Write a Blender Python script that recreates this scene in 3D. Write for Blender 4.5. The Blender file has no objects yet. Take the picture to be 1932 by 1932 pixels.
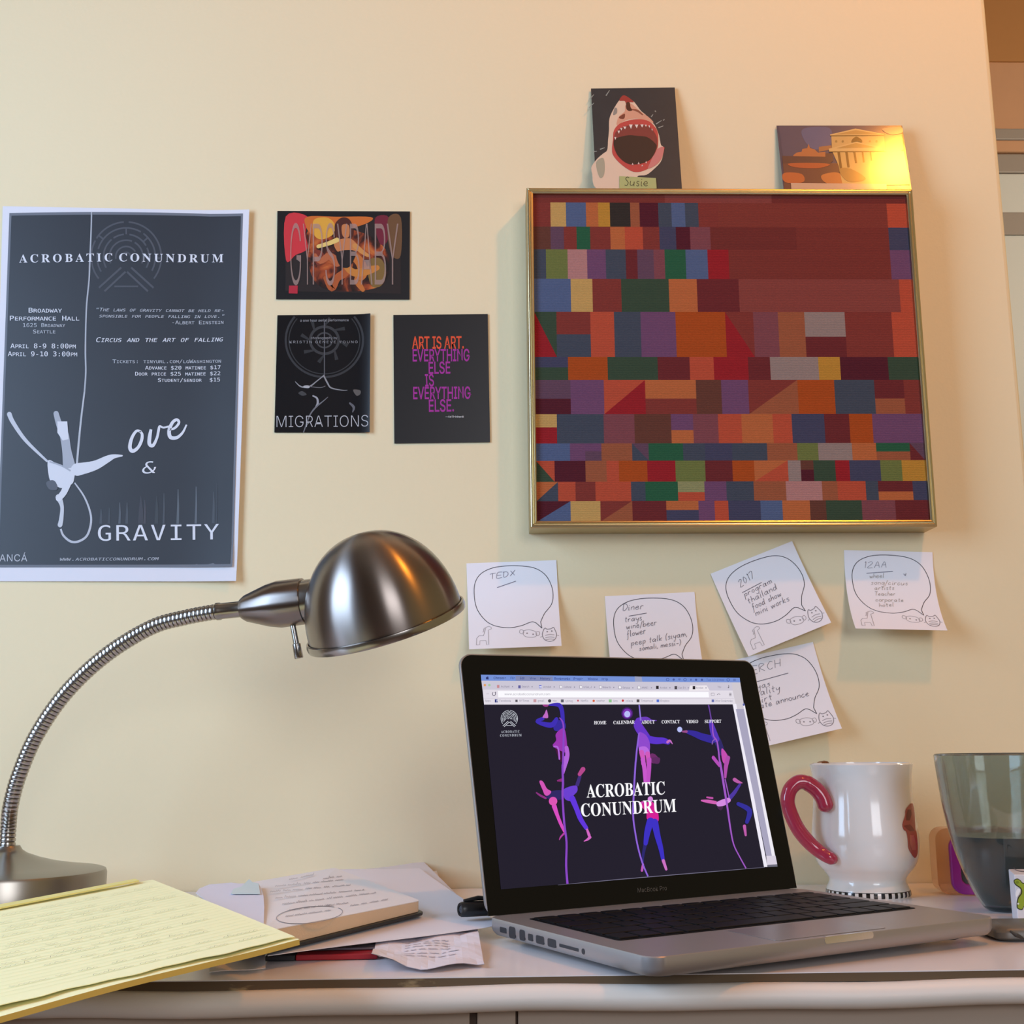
import bpy, math, random, os
from mathutils import Vector as V, Matrix
from mathutils.geometry import tessellate_polygon

SC = bpy.context.scene
COL = SC.collection
rnd = random.Random(7)
R = math.radians

# ------------------------------------------------------------------ camera
F_PX, C_PX = 2320.0, 966.0
CAM = V((0, 0, 0.892))
def _axes(p, r, y):
    fw = V((0, math.cos(p), math.sin(p))); up = V((0, -math.sin(p), math.cos(p))); rt = V((1, 0, 0))
    Rz = Matrix.Rotation(y, 3, 'Z'); fw, up, rt = Rz @ fw, Rz @ up, Rz @ rt
    return math.cos(r)*rt + math.sin(r)*up, -math.sin(r)*rt + math.cos(r)*up, fw
RT, UP, FW = _axes(R(10.8), R(-0.49), R(-1.6))
cam = bpy.data.cameras.new('camera'); camo = bpy.data.objects.new('camera', cam); COL.objects.link(camo)
cam.sensor_width = 36.0; cam.lens = 36.0*F_PX/1932.0; cam.clip_start = 0.02
camo.matrix_world = Matrix(((RT.x, UP.x, -FW.x, CAM.x), (RT.y, UP.y, -FW.y, CAM.y), (RT.z, UP.z, -FW.z, CAM.z), (0, 0, 0, 1)))
SC.camera = camo

# ------------------------------------------------------------------ world, lights, exposure
world = bpy.data.worlds.new('world'); SC.world = world; world.use_nodes = True
world.node_tree.nodes['Background'].inputs[0].default_value = (1.0, 0.80, 0.42, 1)
world.node_tree.nodes['Background'].inputs[1].default_value = 0.34
def lamp_data(name, kind, loc, energy, color, **kw):
    l = bpy.data.lights.new(name, kind); l.energy = energy; l.color = color
    for k, v in kw.items(): setattr(l, k, v)
    o = bpy.data.objects.new(name, l); COL.objects.link(o); o.location = loc
    return o
# daylight through the window in the left wall
wl = lamp_data('window_daylight', 'AREA', (-1.33, 0.30, 1.46), 33, (0.53, 0.77, 1.10), shape='RECTANGLE', size=1.10, size_y=0.95)
wl.rotation_euler = (0, R(-90), 0)
# daylight through the window behind the camera
w2 = lamp_data('rear_window_daylight', 'AREA', (1.0, -2.12, 1.75), 34, (0.88, 0.92, 1.0), shape='RECTANGLE', size=1.2, size_y=1.3)
w2.rotation_euler = (R(90), 0, 0)
# added fill light to brighten the room beyond the wall's free end
hl = lamp_data('far_room_fill', 'POINT', (1.75, 1.95, 2.0), 13, (1.0, 0.86, 0.70), shadow_soft_size=0.12)
# the warm ceiling bulb above the right end of the desk
bl = lamp_data('ceiling_bulb', 'POINT', (0.76, 0.54, 2.34), 25, (1.0, 0.34, 0.03), shadow_soft_size=0.045)
SC.view_settings.view_transform = 'Standard'
SC.view_settings.look = 'None'
SC.view_settings.exposure = 0.0
SC.view_settings.gamma = 1.0
SC.view_settings.use_curve_mapping = False

# ------------------------------------------------------------------ helpers
def ray(px, py): return (px-C_PX)/F_PX*RT - (py-C_PX)/F_PX*UP + FW
def at_y(px, py, y): d = ray(px, py); return CAM + d*((y-CAM.y)/d.y)
def at_z(px, py, z): d = ray(px, py); return CAM + d*((z-CAM.z)/d.z)
def hit(px, py, P, N): d = ray(px, py); return CAM + d*((P-CAM).dot(N)/d.dot(N))
def lin(h):
    h = h.lstrip('#'); c = [int(h[i:i+2], 16)/255 for i in (0, 2, 4)]
    return tuple(x/12.92 if x <= 0.04045 else ((x+0.055)/1.055)**2.4 for x in c) + (1,)
MATS = {}
def mat(name, hexc, rough=0.6, metal=0.0, spec=0.5, noise=0.0, nscale=40, bump=0.0, bscale=200, coat=0.0, coat_r=0.1,
        trans=0.0, ior=1.5, emit=None, estr=1.0, aniso=0.0, alpha=1.0, bdist=0.001):
    if name in MATS: return MATS[name]
    m = bpy.data.materials.new(name); m.use_nodes = True; nt = m.node_tree; b = nt.nodes['Principled BSDF']
    b.inputs['Base Color'].default_value = lin(hexc); b.inputs['Roughness'].default_value = rough
    b.inputs['Metallic'].default_value = metal; b.inputs['Specular IOR Level'].default_value = spec
    b.inputs['Coat Weight'].default_value = coat; b.inputs['Coat Roughness'].default_value = coat_r
    b.inputs['Transmission Weight'].default_value = trans; b.inputs['IOR'].default_value = ior
    b.inputs['Alpha'].default_value = alpha
    if emit: b.inputs['Emission Color'].default_value = lin(emit); b.inputs['Emission Strength'].default_value = estr
    tc = nt.nodes.new('ShaderNodeTexCoord')
    if noise:
        n = nt.nodes.new('ShaderNodeTexNoise'); n.inputs['Scale'].default_value = nscale; n.inputs['Detail'].default_value = 4
        mr = nt.nodes.new('ShaderNodeMapRange'); mr.inputs['To Min'].default_value = 1-noise; mr.inputs['To Max'].default_value = 1+noise
        mx = nt.nodes.new('ShaderNodeMix'); mx.data_type = 'RGBA'; mx.blend_type = 'MULTIPLY'; mx.inputs[0].default_value = 1
        mx.inputs[6].default_value = lin(hexc)
        nt.links.new(tc.outputs['Object'], n.inputs['Vector']); nt.links.new(n.outputs['Fac'], mr.inputs['Value'])
        nt.links.new(mr.outputs[0], mx.inputs[7]); nt.links.new(mx.outputs[2], b.inputs['Base Color'])
    if bump:
        n = nt.nodes.new('ShaderNodeTexNoise'); n.inputs['Scale'].default_value = bscale; n.inputs['Detail'].default_value = 3
        bp = nt.nodes.new('ShaderNodeBump'); bp.inputs['Strength'].default_value = bump; bp.inputs['Distance'].default_value = bdist
        nt.links.new(tc.outputs['Object'], n.inputs['Vector']); nt.links.new(n.outputs['Fac'], bp.inputs['Height'])
        nt.links.new(bp.outputs[0], b.inputs['Normal'])
    if aniso:
        b.inputs['Anisotropic'].default_value = aniso
        t = nt.nodes.new('ShaderNodeTangent'); t.direction_type = 'UV_MAP'; nt.links.new(t.outputs[0], b.inputs['Tangent'])
    MATS[name] = m; return m
def ink(h, gloss=0.55): return mat('ink_%s_%d' % (h, int(gloss*100)), h, rough=gloss, spec=0.35)
def glow(h, s=1.0): return mat('glow_%s' % h, '050505', rough=0.12, spec=0.2, emit=h, estr=s)

ROOT = {}
def wmat(o):
    while o.parent: o = o.parent
    return ROOT.get(o.name, Matrix.Identity(4))
def tag(o, label=None, cat=None, group=None, kind=None):
    if label: o['label'] = label
    if cat: o['category'] = cat
    if group: o['group'] = group
    if kind: o['kind'] = kind
    return o
def thing(name, label, cat, loc, rz=0.0, group=None):
    o = bpy.data.objects.new(name, None); COL.objects.link(o); o.empty_display_size = 0.05
    M = Matrix.Translation(V(loc)) @ Matrix.Rotation(rz, 4, 'Z'); o.location = loc; o.rotation_euler = (0, 0, rz)
    ROOT[o.name] = M; return tag(o, label, cat, group)

class MB:
    """collects world-space faces with a material each; build() links them as one mesh object"""
    def __init__(s): s.v = []; s.f = []; s.m = []; s.uv = {}; s.smooth = []
    def add(s, pts): i = len(s.v); s.v += [V(p) for p in pts]; return i
    def face(s, idx, m, smooth=False): s.f.append(tuple(idx)); s.m.append(m); s.smooth.append(smooth)
    def poly(s, pts, m):
        i = s.add(pts); s.face(range(i, i+len(pts)), m)
    def box(s, c, d, m, M=None):
        c = V(c); M = M or Matrix.Identity(3); x, y, z = [k/2 for k in d]
        P = [c + M @ V((a*x, b*y, e*z)) for a in (-1, 1) for b in (-1, 1) for e in (-1, 1)]
        i = s.add(P)
        for q in ((0, 1, 3, 2), (4, 6, 7, 5), (0, 4, 5, 1), (2, 3, 7, 6), (0, 2, 6, 4), (1, 5, 7, 3)): s.face([i+k for k in q], m)
    def span(s, a, b, m):
        a, b = V(a), V(b); s.box((a+b)/2, [abs(k) for k in (b-a)], m)
    def loft(s, rings, m, cap0=True, cap1=True, smooth=True, closed=True):
        n = len(rings[0]); idx = [s.add(r) for r in rings]
        for a, b in zip(idx, idx[1:]):
            for k in range(n if closed else n-1):
                k2 = (k+1) % n; s.face((a+k, a+k2, b+k2, b+k), m, smooth)
        if cap0: s.face([idx[0]+k for k in range(n)][::-1], m)
        if cap1: s.face([idx[-1]+k for k in range(n)], m)
        return idx
    def lathe(s, prof, c, m, axis=V((0, 0, 1)), n=64, cap0=False, cap1=False, uvs=False):
        c = V(c); axis = axis.normalized(); q = axis.to_track_quat('Z', 'Y'); a = q @ V((1, 0, 0)); b = q @ V((0, 1, 0))
        rings = [[c + axis*z + (a*math.cos(2*math.pi*k/n) + b*math.sin(2*math.pi*k/n))*r for k in range(n)] for r, z in prof]
        f0 = len(s.f); s.loft(rings, m, cap0, cap1)
        if uvs:
            for j in range(len(prof)-1):
                for k in range(n):
                    s.uv[f0+j*n+k] = [(j/len(prof), k/n), (j/len(prof), (k+1)/n), ((j+1)/len(prof), (k+1)/n), ((j+1)/len(prof), k/n)]
    def tube(s, pts, r, m, n=14, caps=True):
        pts = [V(p) for p in pts]; rs = r if isinstance(r, (list, tuple)) else [r]*len(pts)
        rings = []; ref = None
        for i, p in enumerate(pts):
            t = (pts[min(i+1, len(pts)-1)] - pts[max(i-1, 0)]).normalized()
            if ref is None: ref = t.orthogonal().normalized()
            ref = (ref - t*ref.dot(t)).normalized(); b = t.cross(ref)
            rings.append([p + (ref*math.cos(2*math.pi*k/n) + b*math.sin(2*math.pi*k/n))*rs[i] for k in range(n)])
        s.loft(rings, m, caps, caps)
    def build(s, name, parent=None, label=None, cat=None, group=None, kind=None, bevel=0.0, seg=2, autosmooth=False):
        me = bpy.data.meshes.new(name); vs = s.v
        if parent is None:
            lo = [min(v[k] for v in vs) for k in range(3)]; hi = [max(v[k] for v in vs) for k in range(3)]
            org = V(((lo[0]+hi[0])/2, (lo[1]+hi[1])/2, lo[2])); Minv = Matrix.Translation(-org)
        else:
            Minv = wmat(parent).inverted()
        me.from_pydata([Minv @ v for v in vs], [], s.f)
        slots = []
        for m in s.m:
            if m not in slots: slots.append(m)
        for m in slots: me.materials.append(m)
        ix = {m: i for i, m in enumerate(slots)}
        me.polygons.foreach_set('material_index', [ix[m] for m in s.m])
        me.polygons.foreach_set('use_smooth', s.smooth)
        if s.uv:
            uvl = me.uv_layers.new(name='UVMap')
            for fi, co in s.uv.items():
                for li, c in zip(me.polygons[fi].loop_indices, co): uvl.data[li].uv = c
        me.validate(); me.update()
        if any(s.smooth): me.set_sharp_from_angle(angle=R(38))
        o = bpy.data.objects.new(name, me); COL.objects.link(o)
        if parent is None:
            o.location = org; ROOT[o.name] = Matrix.Translation(org)
        else: o.parent = parent
        if bevel:
            bv = o.modifiers.new('edge', 'BEVEL'); bv.width = bevel; bv.segments = seg; bv.limit_method = 'ANGLE'; bv.angle_limit = R(40)
        return tag(o, label, cat, group, kind)

def catmull(pts, n=6, closed=False):
    P = [tuple(p) for p in pts]; out = []; L = len(P)
    if L < 3: return P
    for i in range(L if closed else L-1):
        if closed: p0, p1, p2, p3 = P[i-1], P[i], P[(i+1) % L], P[(i+2) % L]
        else: p0, p1, p2, p3 = P[max(i-1, 0)], P[i], P[i+1], P[min(i+2, L-1)]
        for k in range(n):
            t = k/n
            out.append(tuple(0.5*((2*b)+(-a+c)*t+(2*a-5*b+4*c-d)*t*t+(-a+3*b-3*c+d)*t**3) for a, b, c, d in zip(p0, p1, p2, p3)))
    if not closed: out.append(P[-1])
    return out

# ------------------------------------------------------------------ lettering
FD = bpy.utils.system_resource('DATAFILES', path='fonts') or ''
def font(fn):
    try: return bpy.data.fonts.load(os.path.join(FD, fn))
    except Exception: return None
FONTS = {'sans': font('Inter.woff2'), 'mono': font('DejaVuSansMono.woff2'), 'math': font('NotoSansMath-Regular.woff2')}
def serif(t):
    if not FONTS['math']: return t
    return ''.join(chr(0x1D400+ord(c)-65) if 'A' <= c <= 'Z' else chr(0x1D41A+ord(c)-97) if 'a' <= c <= 'z' else c for c in t)
def script(t):
    if not FONTS['math']: return t
    return ''.join(chr(0x1D4D0+ord(c)-65) if 'A' <= c <= 'Z' else chr(0x1D4EA+ord(c)-97) if 'a' <= c <= 'z' else c for c in t)
_TX = {}
def text_mesh(body, fkey, bold=0.0, space=1.0, smallcaps=0.0):
    key = (body, fkey, bold, space, smallcaps)
    if key in _TX: return _TX[key]
    cu = bpy.data.curves.new('t', 'FONT'); cu.body = body; cu.size = 1; cu.resolution_u = 3; cu.space_character = space
    if FONTS.get(fkey): cu.font = FONTS[fkey]
    cu.offset = bold
    if smallcaps:
        cu.small_caps_scale = smallcaps
        for i, ch in enumerate(body):
            if ch.islower(): cu.body_format[i].use_small_caps = True
    o = bpy.data.objects.new('t', cu); COL.objects.link(o)
    dg = bpy.context.evaluated_depsgraph_get(); ev = o.evaluated_get(dg); me = ev.to_mesh()
    vs = [(v.co.x, v.co.y) for v in me.vertices]; fs = [tuple(p.vertices) for p in me.polygons]
    ev.to_mesh_clear(); bpy.data.objects.remove(o); bpy.data.curves.remove(cu)
    _TX[key] = (vs, fs); return vs, fs
def cap_h(fkey):
    vs, _ = text_mesh(serif('H') if fkey == 'math' else 'H', fkey); return max(v[1] for v in vs) if vs else 0.7

# one-stroke handwriting, x-height 1, ascender 2, descender -1
_S = dict(
 a='.9,.9 .4,1 0,.5 .3,0 .7,.3 .9,.9 .9,.1 1.1,0', b='0,2 0,0 .1,.6 .6,1 .9,.5 .5,0 0,.1', c='.8,.8 .4,1 0,.5 .3,0 .9,.2', d='.8,.8 .4,1 0,.5 .3,0 .8,.5 .9,2 .9,.2 1.1,0',
 e='0,.5 .7,.6 .6,1 .2,.9 0,.4 .4,0 .9,.2', f='.8,1.8 .5,2 .3,1.4 .3,-.6 0,-.9/0,.9 .7,1', g='.9,.9 .4,1 0,.5 .3,.1 .8,.5 .9,1 .8,-.7 .3,-1 0,-.6', h='0,2 0,0/0,.6 .5,1 .8,.6 .8,0',
 i='.1,1 .1,.1 .3,0/.1,1.4 .15,1.5', k='0,2 0,0/.8,1 0,.5 .8,0', l='.1,2 .1,.2 .3,0', m='0,1 0,0/0,.6 .4,1 .6,.6 .6,0/.6,.6 1,1 1.2,.6 1.2,0', n='0,1 0,0/0,.6 .5,1 .8,.7 .8,0',
 o='.5,1 .1,.8 0,.4 .4,0 .8,.4 .7,.9 .4,1', p='0,1 0,-1/0,.7 .5,1 .8,.6 .5,.1 0,.2', q='.8,.9 .4,1 0,.5 .3,0 .8,.5 .8,1 .8,-1', r='0,1 0,0/0,.6 .3,1 .7,.9', s='.7,.9 .3,1 .1,.7 .6,.4 .5,0 0,.1',
 t='.3,1.7 .3,.2 .6,0/0,1.1 .7,1.1', u='0,1 0,.3 .3,0 .8,.4 .8,1 .8,.1 1,0', v='0,1 .4,0 .8,1', w='0,1 .3,0 .6,.8 .9,0 1.2,1', x='0,1 .8,0/.8,1 0,0', y='0,1 .1,.4 .6,.4 .8,1 .6,-.8 .1,-1', z='0,1 .8,1 0,0 .8,0')
_S.update({'T': '0,2 1.2,2/.6,2 .6,0', 'E': '1,2 0,2 0,0 1,0/0,1 .8,1', 'D': '0,2 0,0 .7,.2 1,1 .7,1.8 -.2,2', 'X': '0,2 1,0/1,2 0,0', '2': '0,1.6 .5,2 .9,1.5 0,0 1,0', '0': '.4,2 0,1 .4,0 .9,1 .4,2', '1': '.2,1.7 .4,2 .4,0',
 '7': '0,2 1,2 .4,0', 'A': '0,0 .5,2 1,0/.2,.8 .9,.8', 'M': '0,0 .1,2 .6,.8 1.1,2 1.2,0', 'R': '0,0 0,2 .8,1.7 .1,1 1,0', 'C': '1,1.7 .5,2 0,1 .4,0 1,.3', 'H': '0,2 0,0/1,2 1,0/0,1 1,1', '/': '0,-.4 .6,2', '(': '.4,2.2 0,1 .3,-.4', ')': '0,2.2 .4,1 .1,-.4',
 ',': '.1,.1 0,-.4', '-': '0,.5 .8,.6', 'S': '.9,1.8 .4,2 .1,1.5 .8,.7 .5,0 0,.2'})

class Decal(MB):
    """flat print on a sheet: mapfn(x, y) -> (point, normal); coordinates are the sheet's own 2D chart"""
    def __init__(s, mapfn, step=0.00012, ydown=True, matf=ink, eps=0.000003):
        super().__init__(); s.map = mapfn; s.step = step; s.cnt = 0; s.eps = eps; s.sg = -1 if ydown else 1; s.matf = matf
    def P(s, x, y, layer): p, n = s.map(x, y); return p + n*(s.step*layer+s.eps*s.cnt)
    def col(s, c): return s.matf(c) if isinstance(c, str) else c
    def area(s, pts, c, layer=1):
        s.cnt += 1
        m = s.col(c); i = s.add([s.P(x, y, layer) for x, y in pts])
        for t in tessellate_polygon([[V((x, y, 0)) for x, y in pts]]): s.face([i+k for k in t], m)
    def blob(s, pts, c, layer=1, n=5): s.area(catmull(pts, n, True), c, layer)
    def disc(s, x, y, rx, ry, c, layer=1, n=24): s.area([(x+rx*math.cos(2*math.pi*k/n), y+ry*math.sin(2*math.pi*k/n)) for k in range(n)], c, layer)
    def line(s, pts, w, c, layer=1, smooth=0):
        s.cnt += 1
        ws = list(w) if isinstance(w, (list, tuple)) else [w]*len(pts)
        if smooth and len(pts) > 2:
            q = catmull([(p[0], p[1], k) for p, k in zip(pts, ws)], smooth); pts = [(a, b) for a, b, _ in q]; ws = [max(k, 1e-6) for _, _, k in q]
        m = s.col(c); L = []
        for i, (x, y) in enumerate(pts):
            a = pts[max(i-1, 0)]; b = pts[min(i+1, len(pts)-1)]; dx, dy = b[0]-a[0], b[1]-a[1]; d = math.hypot(dx, dy) or 1
            nx, ny = -dy/d*ws[i]/2, dx/d*ws[i]/2; L.append(((x+nx, y+ny), (x-nx, y-ny)))
        i0 = s.add([s.P(*q, layer) for pr in L for q in pr])
        for k in range(len(L)-1): s.face((i0+2*k, i0+2*k+1, i0+2*k+3, i0+2*k+2), m)
    def limb(s, pts, w, c, layer=1):
        s.line(pts, w, c, layer, 5)
        ws = w if isinstance(w, (list, tuple)) else [w]*len(pts)
        s.disc(*pts[0], ws[0]/2, ws[0]/2, c, layer, 12); s.disc(*pts[-1], ws[-1]/2, ws[-1]/2, c, layer, 12)
    def text(s, body, p0, p1, h, c, layer=2, fkey='sans', bold=0.0, space=1.0, shear=0.0, smallcaps=0.0):
        """baseline runs p0 -> p1 (fits the width), capitals h high"""
        vs, fs = text_mesh(body, fkey, bold, space, smallcaps)
        if not vs: return
        x0 = min(v[0] for v in vs); x1 = max(v[0] for v in vs); ch = cap_h(fkey); m = s.col(c)
        dx, dy = p1[0]-p0[0], p1[1]-p0[1]; d = math.hypot(dx, dy); ux, uy = dx/d, dy/d; vx, vy = -uy, ux
        if s.sg < 0: vx, vy = uy, -ux
        pts = []
        for x, y in vs:
            a = (x-x0)/(x1-x0)*d; b = y/ch*h; a += shear*b
            pts.append(s.P(p0[0]+ux*a+vx*b, p0[1]+uy*a+vy*b, layer))
        i = s.add(pts)
        for f in fs: s.face([i+k for k in f], m)
    def hand(s, body, p0, p1, xh, c, w, layer=2, rg=None, slant=0.25):
        """handwriting fitted between p0 and p1"""
        rg = rg or rnd; strokes = []; x = 0
        for ch in body:
            if ch == ' ': x += 0.9; continue
            adv = 0
            for st in _S.get(ch, _S['n']).split('/'):
                pl = [tuple(map(float, q.split(','))) for q in st.split()]; adv = max(adv, max(q[0] for q in pl))
                strokes.append([(x+q[0]+rg.uniform(-.06, .06), q[1]+rg.uniform(-.08, .08)) for q in pl])
            x += adv+0.4
        d = math.hypot(p1[0]-p0[0], p1[1]-p0[1]); ux, uy = (p1[0]-p0[0])/d, (p1[1]-p0[1])/d; vx, vy = -uy, ux
        if s.sg < 0: vx, vy = uy, -ux
        for pl in strokes:
            q = []
            for a, b in catmull(pl, 4):
                a = a/x*d+slant*b*xh; b *= xh; q.append((p0[0]+ux*a+vx*b, p0[1]+uy*a+vy*b))
            s.line(q, w, c, layer)
def plane_map(P, N): return lambda x, y: (hit(x, y, P, N), N)
def crop(ox, oy, k): return lambda x, y: (ox+x/k, oy+y/k)
def mp(f, pts): return [f(*p) for p in pts]

# ------------------------------------------------------------------ the setting
D = 1.40                      # wall
DESK = 0.740                  # worktop height
EDGE = 0.872                  # worktop front edge
WEND = 0.648                  # free end of the wall
m_wall = mat('wall_paint', 'e8d9b4', rough=0.75, spec=0.25, noise=0.02, nscale=3, bump=0.35, bscale=220, bdist=0.0006)
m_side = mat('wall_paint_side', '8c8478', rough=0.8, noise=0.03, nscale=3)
m_ceil = mat('ceiling_paint', '9a8e7c', rough=0.9, noise=0.02)
m_floor = mat('floor_boards', '6a4a30', rough=0.5, noise=0.15, nscale=6)
def struct(name, a, b, m, bevel=0.0, parent=None):
    q = MB(); q.span(a, b, m); o = q.build(name, parent, kind='structure' if parent is None else None, bevel=bevel); return o
wb = MB(); wb.span((-1.54, D, 0), (WEND, D+0.13, 2.95), m_wall)
wb.build('wall_back', kind='structure', bevel=0.006, seg=3)
struct('floor', (-1.54, -2.2, -0.03), (2.6, 3.2, 0), m_floor)
struct('ceiling', (-1.54, -2.2, 2.95), (2.6, 3.2, 2.99), m_ceil)
# left wall with the window the daylight comes through
lw = MB(); WX = -1.36
lw.span((WX-0.18, -2.2, 0), (WX, -0.20, 2.95), m_side); lw.span((WX-0.18, 0.80, 0), (WX, D, 2.95), m_side)
lw.span((WX-0.18, -0.20, 0), (WX, 0.80, 0.89), m_side); lw.span((WX-0.18, -0.20, 2.04), (WX, 0.80, 2.95), m_side)
lw.build('wall_left', kind='structure')
m_trim = mat('trim_paint', 'e4e2da', rough=0.45)
wf = MB()
for a, b in (((WX, -0.26, 0.83), (WX+.02, -0.20, 2.10)), ((WX, 0.80, 0.83), (WX+.02, 0.86, 2.10)), ((WX, -0.26, 2.04), (WX+.02, 0.86, 2.10)), ((WX, -0.26, 0.83), (WX+.05, 0.86, 0.89))): wf.span(a, b, m_trim)
wf.build('window_1', kind='structure')
# wall behind the camera with a second window
rw = MB(); RY = -2.2
rw.span((-1.54, RY-.15, 0), (0.36, RY, 2.95), m_side); rw.span((1.64, RY-.15, 0), (2.6, RY, 2.95), m_side)
rw.span((0.36, RY-.15, 0), (1.64, RY, 1.08), m_side); rw.span((0.36, RY-.15, 2.42), (1.64, RY, 2.95), m_side)
rw.build('wall_front', kind='structure')
wf = MB()
for a, b in (((.30, RY, 1.02), (.36, RY+.02, 2.48)), ((1.64, RY, 1.02), (1.70, RY+.02, 2.48)), ((.30, RY, 2.42), (1.70, RY+.02, 2.48)), ((.30, RY, 1.02), (1.70, RY+.05, 1.08))): wf.span(a, b, m_trim)
wf.build('window_2', kind='structure')
# room beyond the end of the wall
YF = 2.75
m_hdr = mat('far_header_paint', 'b4834f', rough=0.8, noise=0.02)
m_hdr2 = mat('far_wall_paint', 'c79c78', rough=0.8, noise=0.02)
m_cab = mat('far_white_paint', 'cfd6d2', rough=0.5)
m_cabd = mat('far_grey_paint', '9a938a', rough=0.5)
def zf(py): return at_y(1900, py, YF).z
struct('wall_far', (WEND-0.1, YF, 0), (2.6, YF+0.1, zf(118)), m_hdr2)
struct('trim_1', (WEND-0.1, YF-0.006, zf(118)), (2.6, YF+0.1, 2.95), m_hdr)
q = MB()
q.span((WEND-0.1, YF-0.012, zf(268)), (2.6, YF, zf(246)), m_cabd); q.span((WEND-0.1, YF-0.016, zf(292)), (2.6, YF, zf(270)), m_hdr2)
q.span((WEND-0.1, YF-0.012, zf(330)), (2.6, YF, zf(294)), m_cabd)
q.build('trim_2', kind='structure', bevel=0.004)
dr = MB(); dr.span((WEND-0.1, YF-0.010, 0.0), (1.75, YF, zf(331)), m_cab); dr = dr.build('door_1', kind='structure', bevel=0.003)
pz = MB(); pz.span((WEND-0.05, YF-0.016, zf(448)), (1.65, YF-0.010, zf(405)), m_cabd); pz.build('door_panel_rail', dr, bevel=0.003)

# ------------------------------------------------------------------ the desk
def worn_paint(name, hexc, wood, thr=0.62, rough=0.45):
    m = mat(name, hexc, rough=rough, spec=0.4); nt = m.node_tree; b = nt.nodes['Principled BSDF']
    tc = nt.nodes.new('ShaderNodeTexCoord'); n = nt.nodes.new('ShaderNodeTexNoise'); n.inputs['Scale'].default_value = 26; n.inputs['Detail'].default_value = 6
    mp_ = nt.nodes.new('ShaderNodeMapping'); mp_.inputs['Scale'].default_value = (0.5, 1.5, 1.5)
    r = nt.nodes.new('ShaderNodeValToRGB'); r.color_ramp.elements[0].position = thr; r.color_ramp.elements[0].color = lin(hexc)
    r.color_ramp.elements[1].position = thr+0.04; r.color_ramp.elements[1].color = lin(wood)
    nt.links.new(tc.outputs['Object'], mp_.inputs[0]); nt.links.new(mp_.outputs[0], n.inputs['Vector']); nt.links.new(n.outputs['Fac'], r.inputs['Fac'])
    nt.links.new(r.outputs['Color'], b.inputs['Base Color'])
    bp = nt.nodes.new('ShaderNodeBump'); bp.inputs['Strength'].default_value = 0.25; bp.inputs['Distance'].default_value = 0.002
    nt.links.new(n.outputs['Fac'], bp.inputs['Height']); nt.links.new(bp.outputs[0], b.inputs['Normal']); return m
m_top = mat('desk_top_paint', 'f2eaea', rough=0.22, spec=0.5, noise=0.03, nscale=9)
m_lip = worn_paint('desk_lip_paint', 'e4dad0', '8d7452', 0.66)
m_wood = worn_paint('desk_bare_edge', '5f4c36', '9a8460', 0.60, 0.7)
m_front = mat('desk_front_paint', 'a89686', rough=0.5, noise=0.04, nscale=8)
m_gap = mat('desk_gap', '4a3a30', rough=0.9)
DX0, DX1 = -0.78, 0.74
desk = thing('desk', 'cream painted wooden desk with worn brown front edge standing against the wall', 'desk', (0, 1.13, 0))
wt = MB(); wt.span((DX0, EDGE, DESK-0.004), (DX1, D-.002, DESK), m_top)
wt.build('worktop', desk)
# worn edge of the slab: a wavy strip
ws = MB(); rr = random.Random(3); N = 120
top, bot = [], []
for i in range(N+1):
    x = DX0+(DX1-DX0)*i/N
    top.append((x, EDGE-0.0006, DESK-0.0005)); bot.append((x, EDGE-0.0006, DESK-0.0058-0.0006*math.sin(x*23)-rr.uniform(0, 0.0006)))
it = ws.add(top); ib = ws.add(bot)
for i in range(N): ws.face((it+i, ib+i, ib+i+1, it+i+1), m_wood)
ws.span((DX0, EDGE, DESK-0.0062), (DX1, EDGE+0.03, DESK-0.004), m_wood)
ws.build('worn_edge', desk)
# bull-nosed moulding below it
prof = [(EDGE+0.03, DESK-0.0058), (EDGE-0.001, DESK-0.0058)]
for k in range(11):
    a = math.pi/2-math.pi*k/10; prof.append((EDGE-0.003-0.0085*math.cos(a), DESK-0.0142+0.0084*math.sin(a)))
prof += [(EDGE+0.004, DESK-0.0226), (EDGE+0.03, DESK-0.0226)]
ml = MB(); rings = []
for i in range(61):
    x = DX0+(DX1-DX0)*i/60; w = 0.0006*math.sin(x*17+1)+0.0005*math.sin(x*41)
    rings.append([(x, y+w*0.4, z+w) for y, z in prof])
ml.loft(rings, m_lip, smooth=True); ml.build('edge_moulding', desk)
fp = MB(); gx = [at_y(893, 1920, EDGE+0.006).x, at_y(975, 1920, EDGE+0.006).x]
xs = [DX0+0.03, gx[0]-0.0025, gx[0]+0.0025, gx[1]-0.0008, gx[1]+0.0008, DX1-0.03]
for a, b in ((0, 1), (2, 3), (4, 5)): fp.span((xs[a], EDGE+0.006, DESK-0.16), (xs[b], EDGE+0.010, DESK-0.0224), m_front)
fp.span((DX0+0.03, EDGE+0.0085, DESK-0.16), (DX1-0.03, EDGE+0.03, DESK-0.0224), m_gap)
fp.build('front_panel', desk, bevel=0.0008)
for x, y in ((DX0+0.06, EDGE+0.045), (DX1-0.06, EDGE+0.045), (DX0+0.06, D-0.05), (DX1-0.06, D-0.05)):
    q = MB(); q.loft([[(x+sx*w, y+sy*w, z) for sx, sy in ((-1, -1), (1, -1), (1, 1), (-1, 1))] for w, z in ((0.016, 0), (0.026, 0.55), (0.028, DESK-0.005))], m_front, smooth=False)
    q.build('leg', desk, bevel=0.003)
sp = MB()
for x in (DX0+0.04, DX1-0.05): sp.span((x, EDGE+0.03, DESK-0.16), (x+0.012, D-0.03, DESK-0.004), m_front)
sp.span((DX0+0.04, D-0.05, DESK-0.16), (DX1-0.05, D-0.035, DESK-0.004), m_front)
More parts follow.
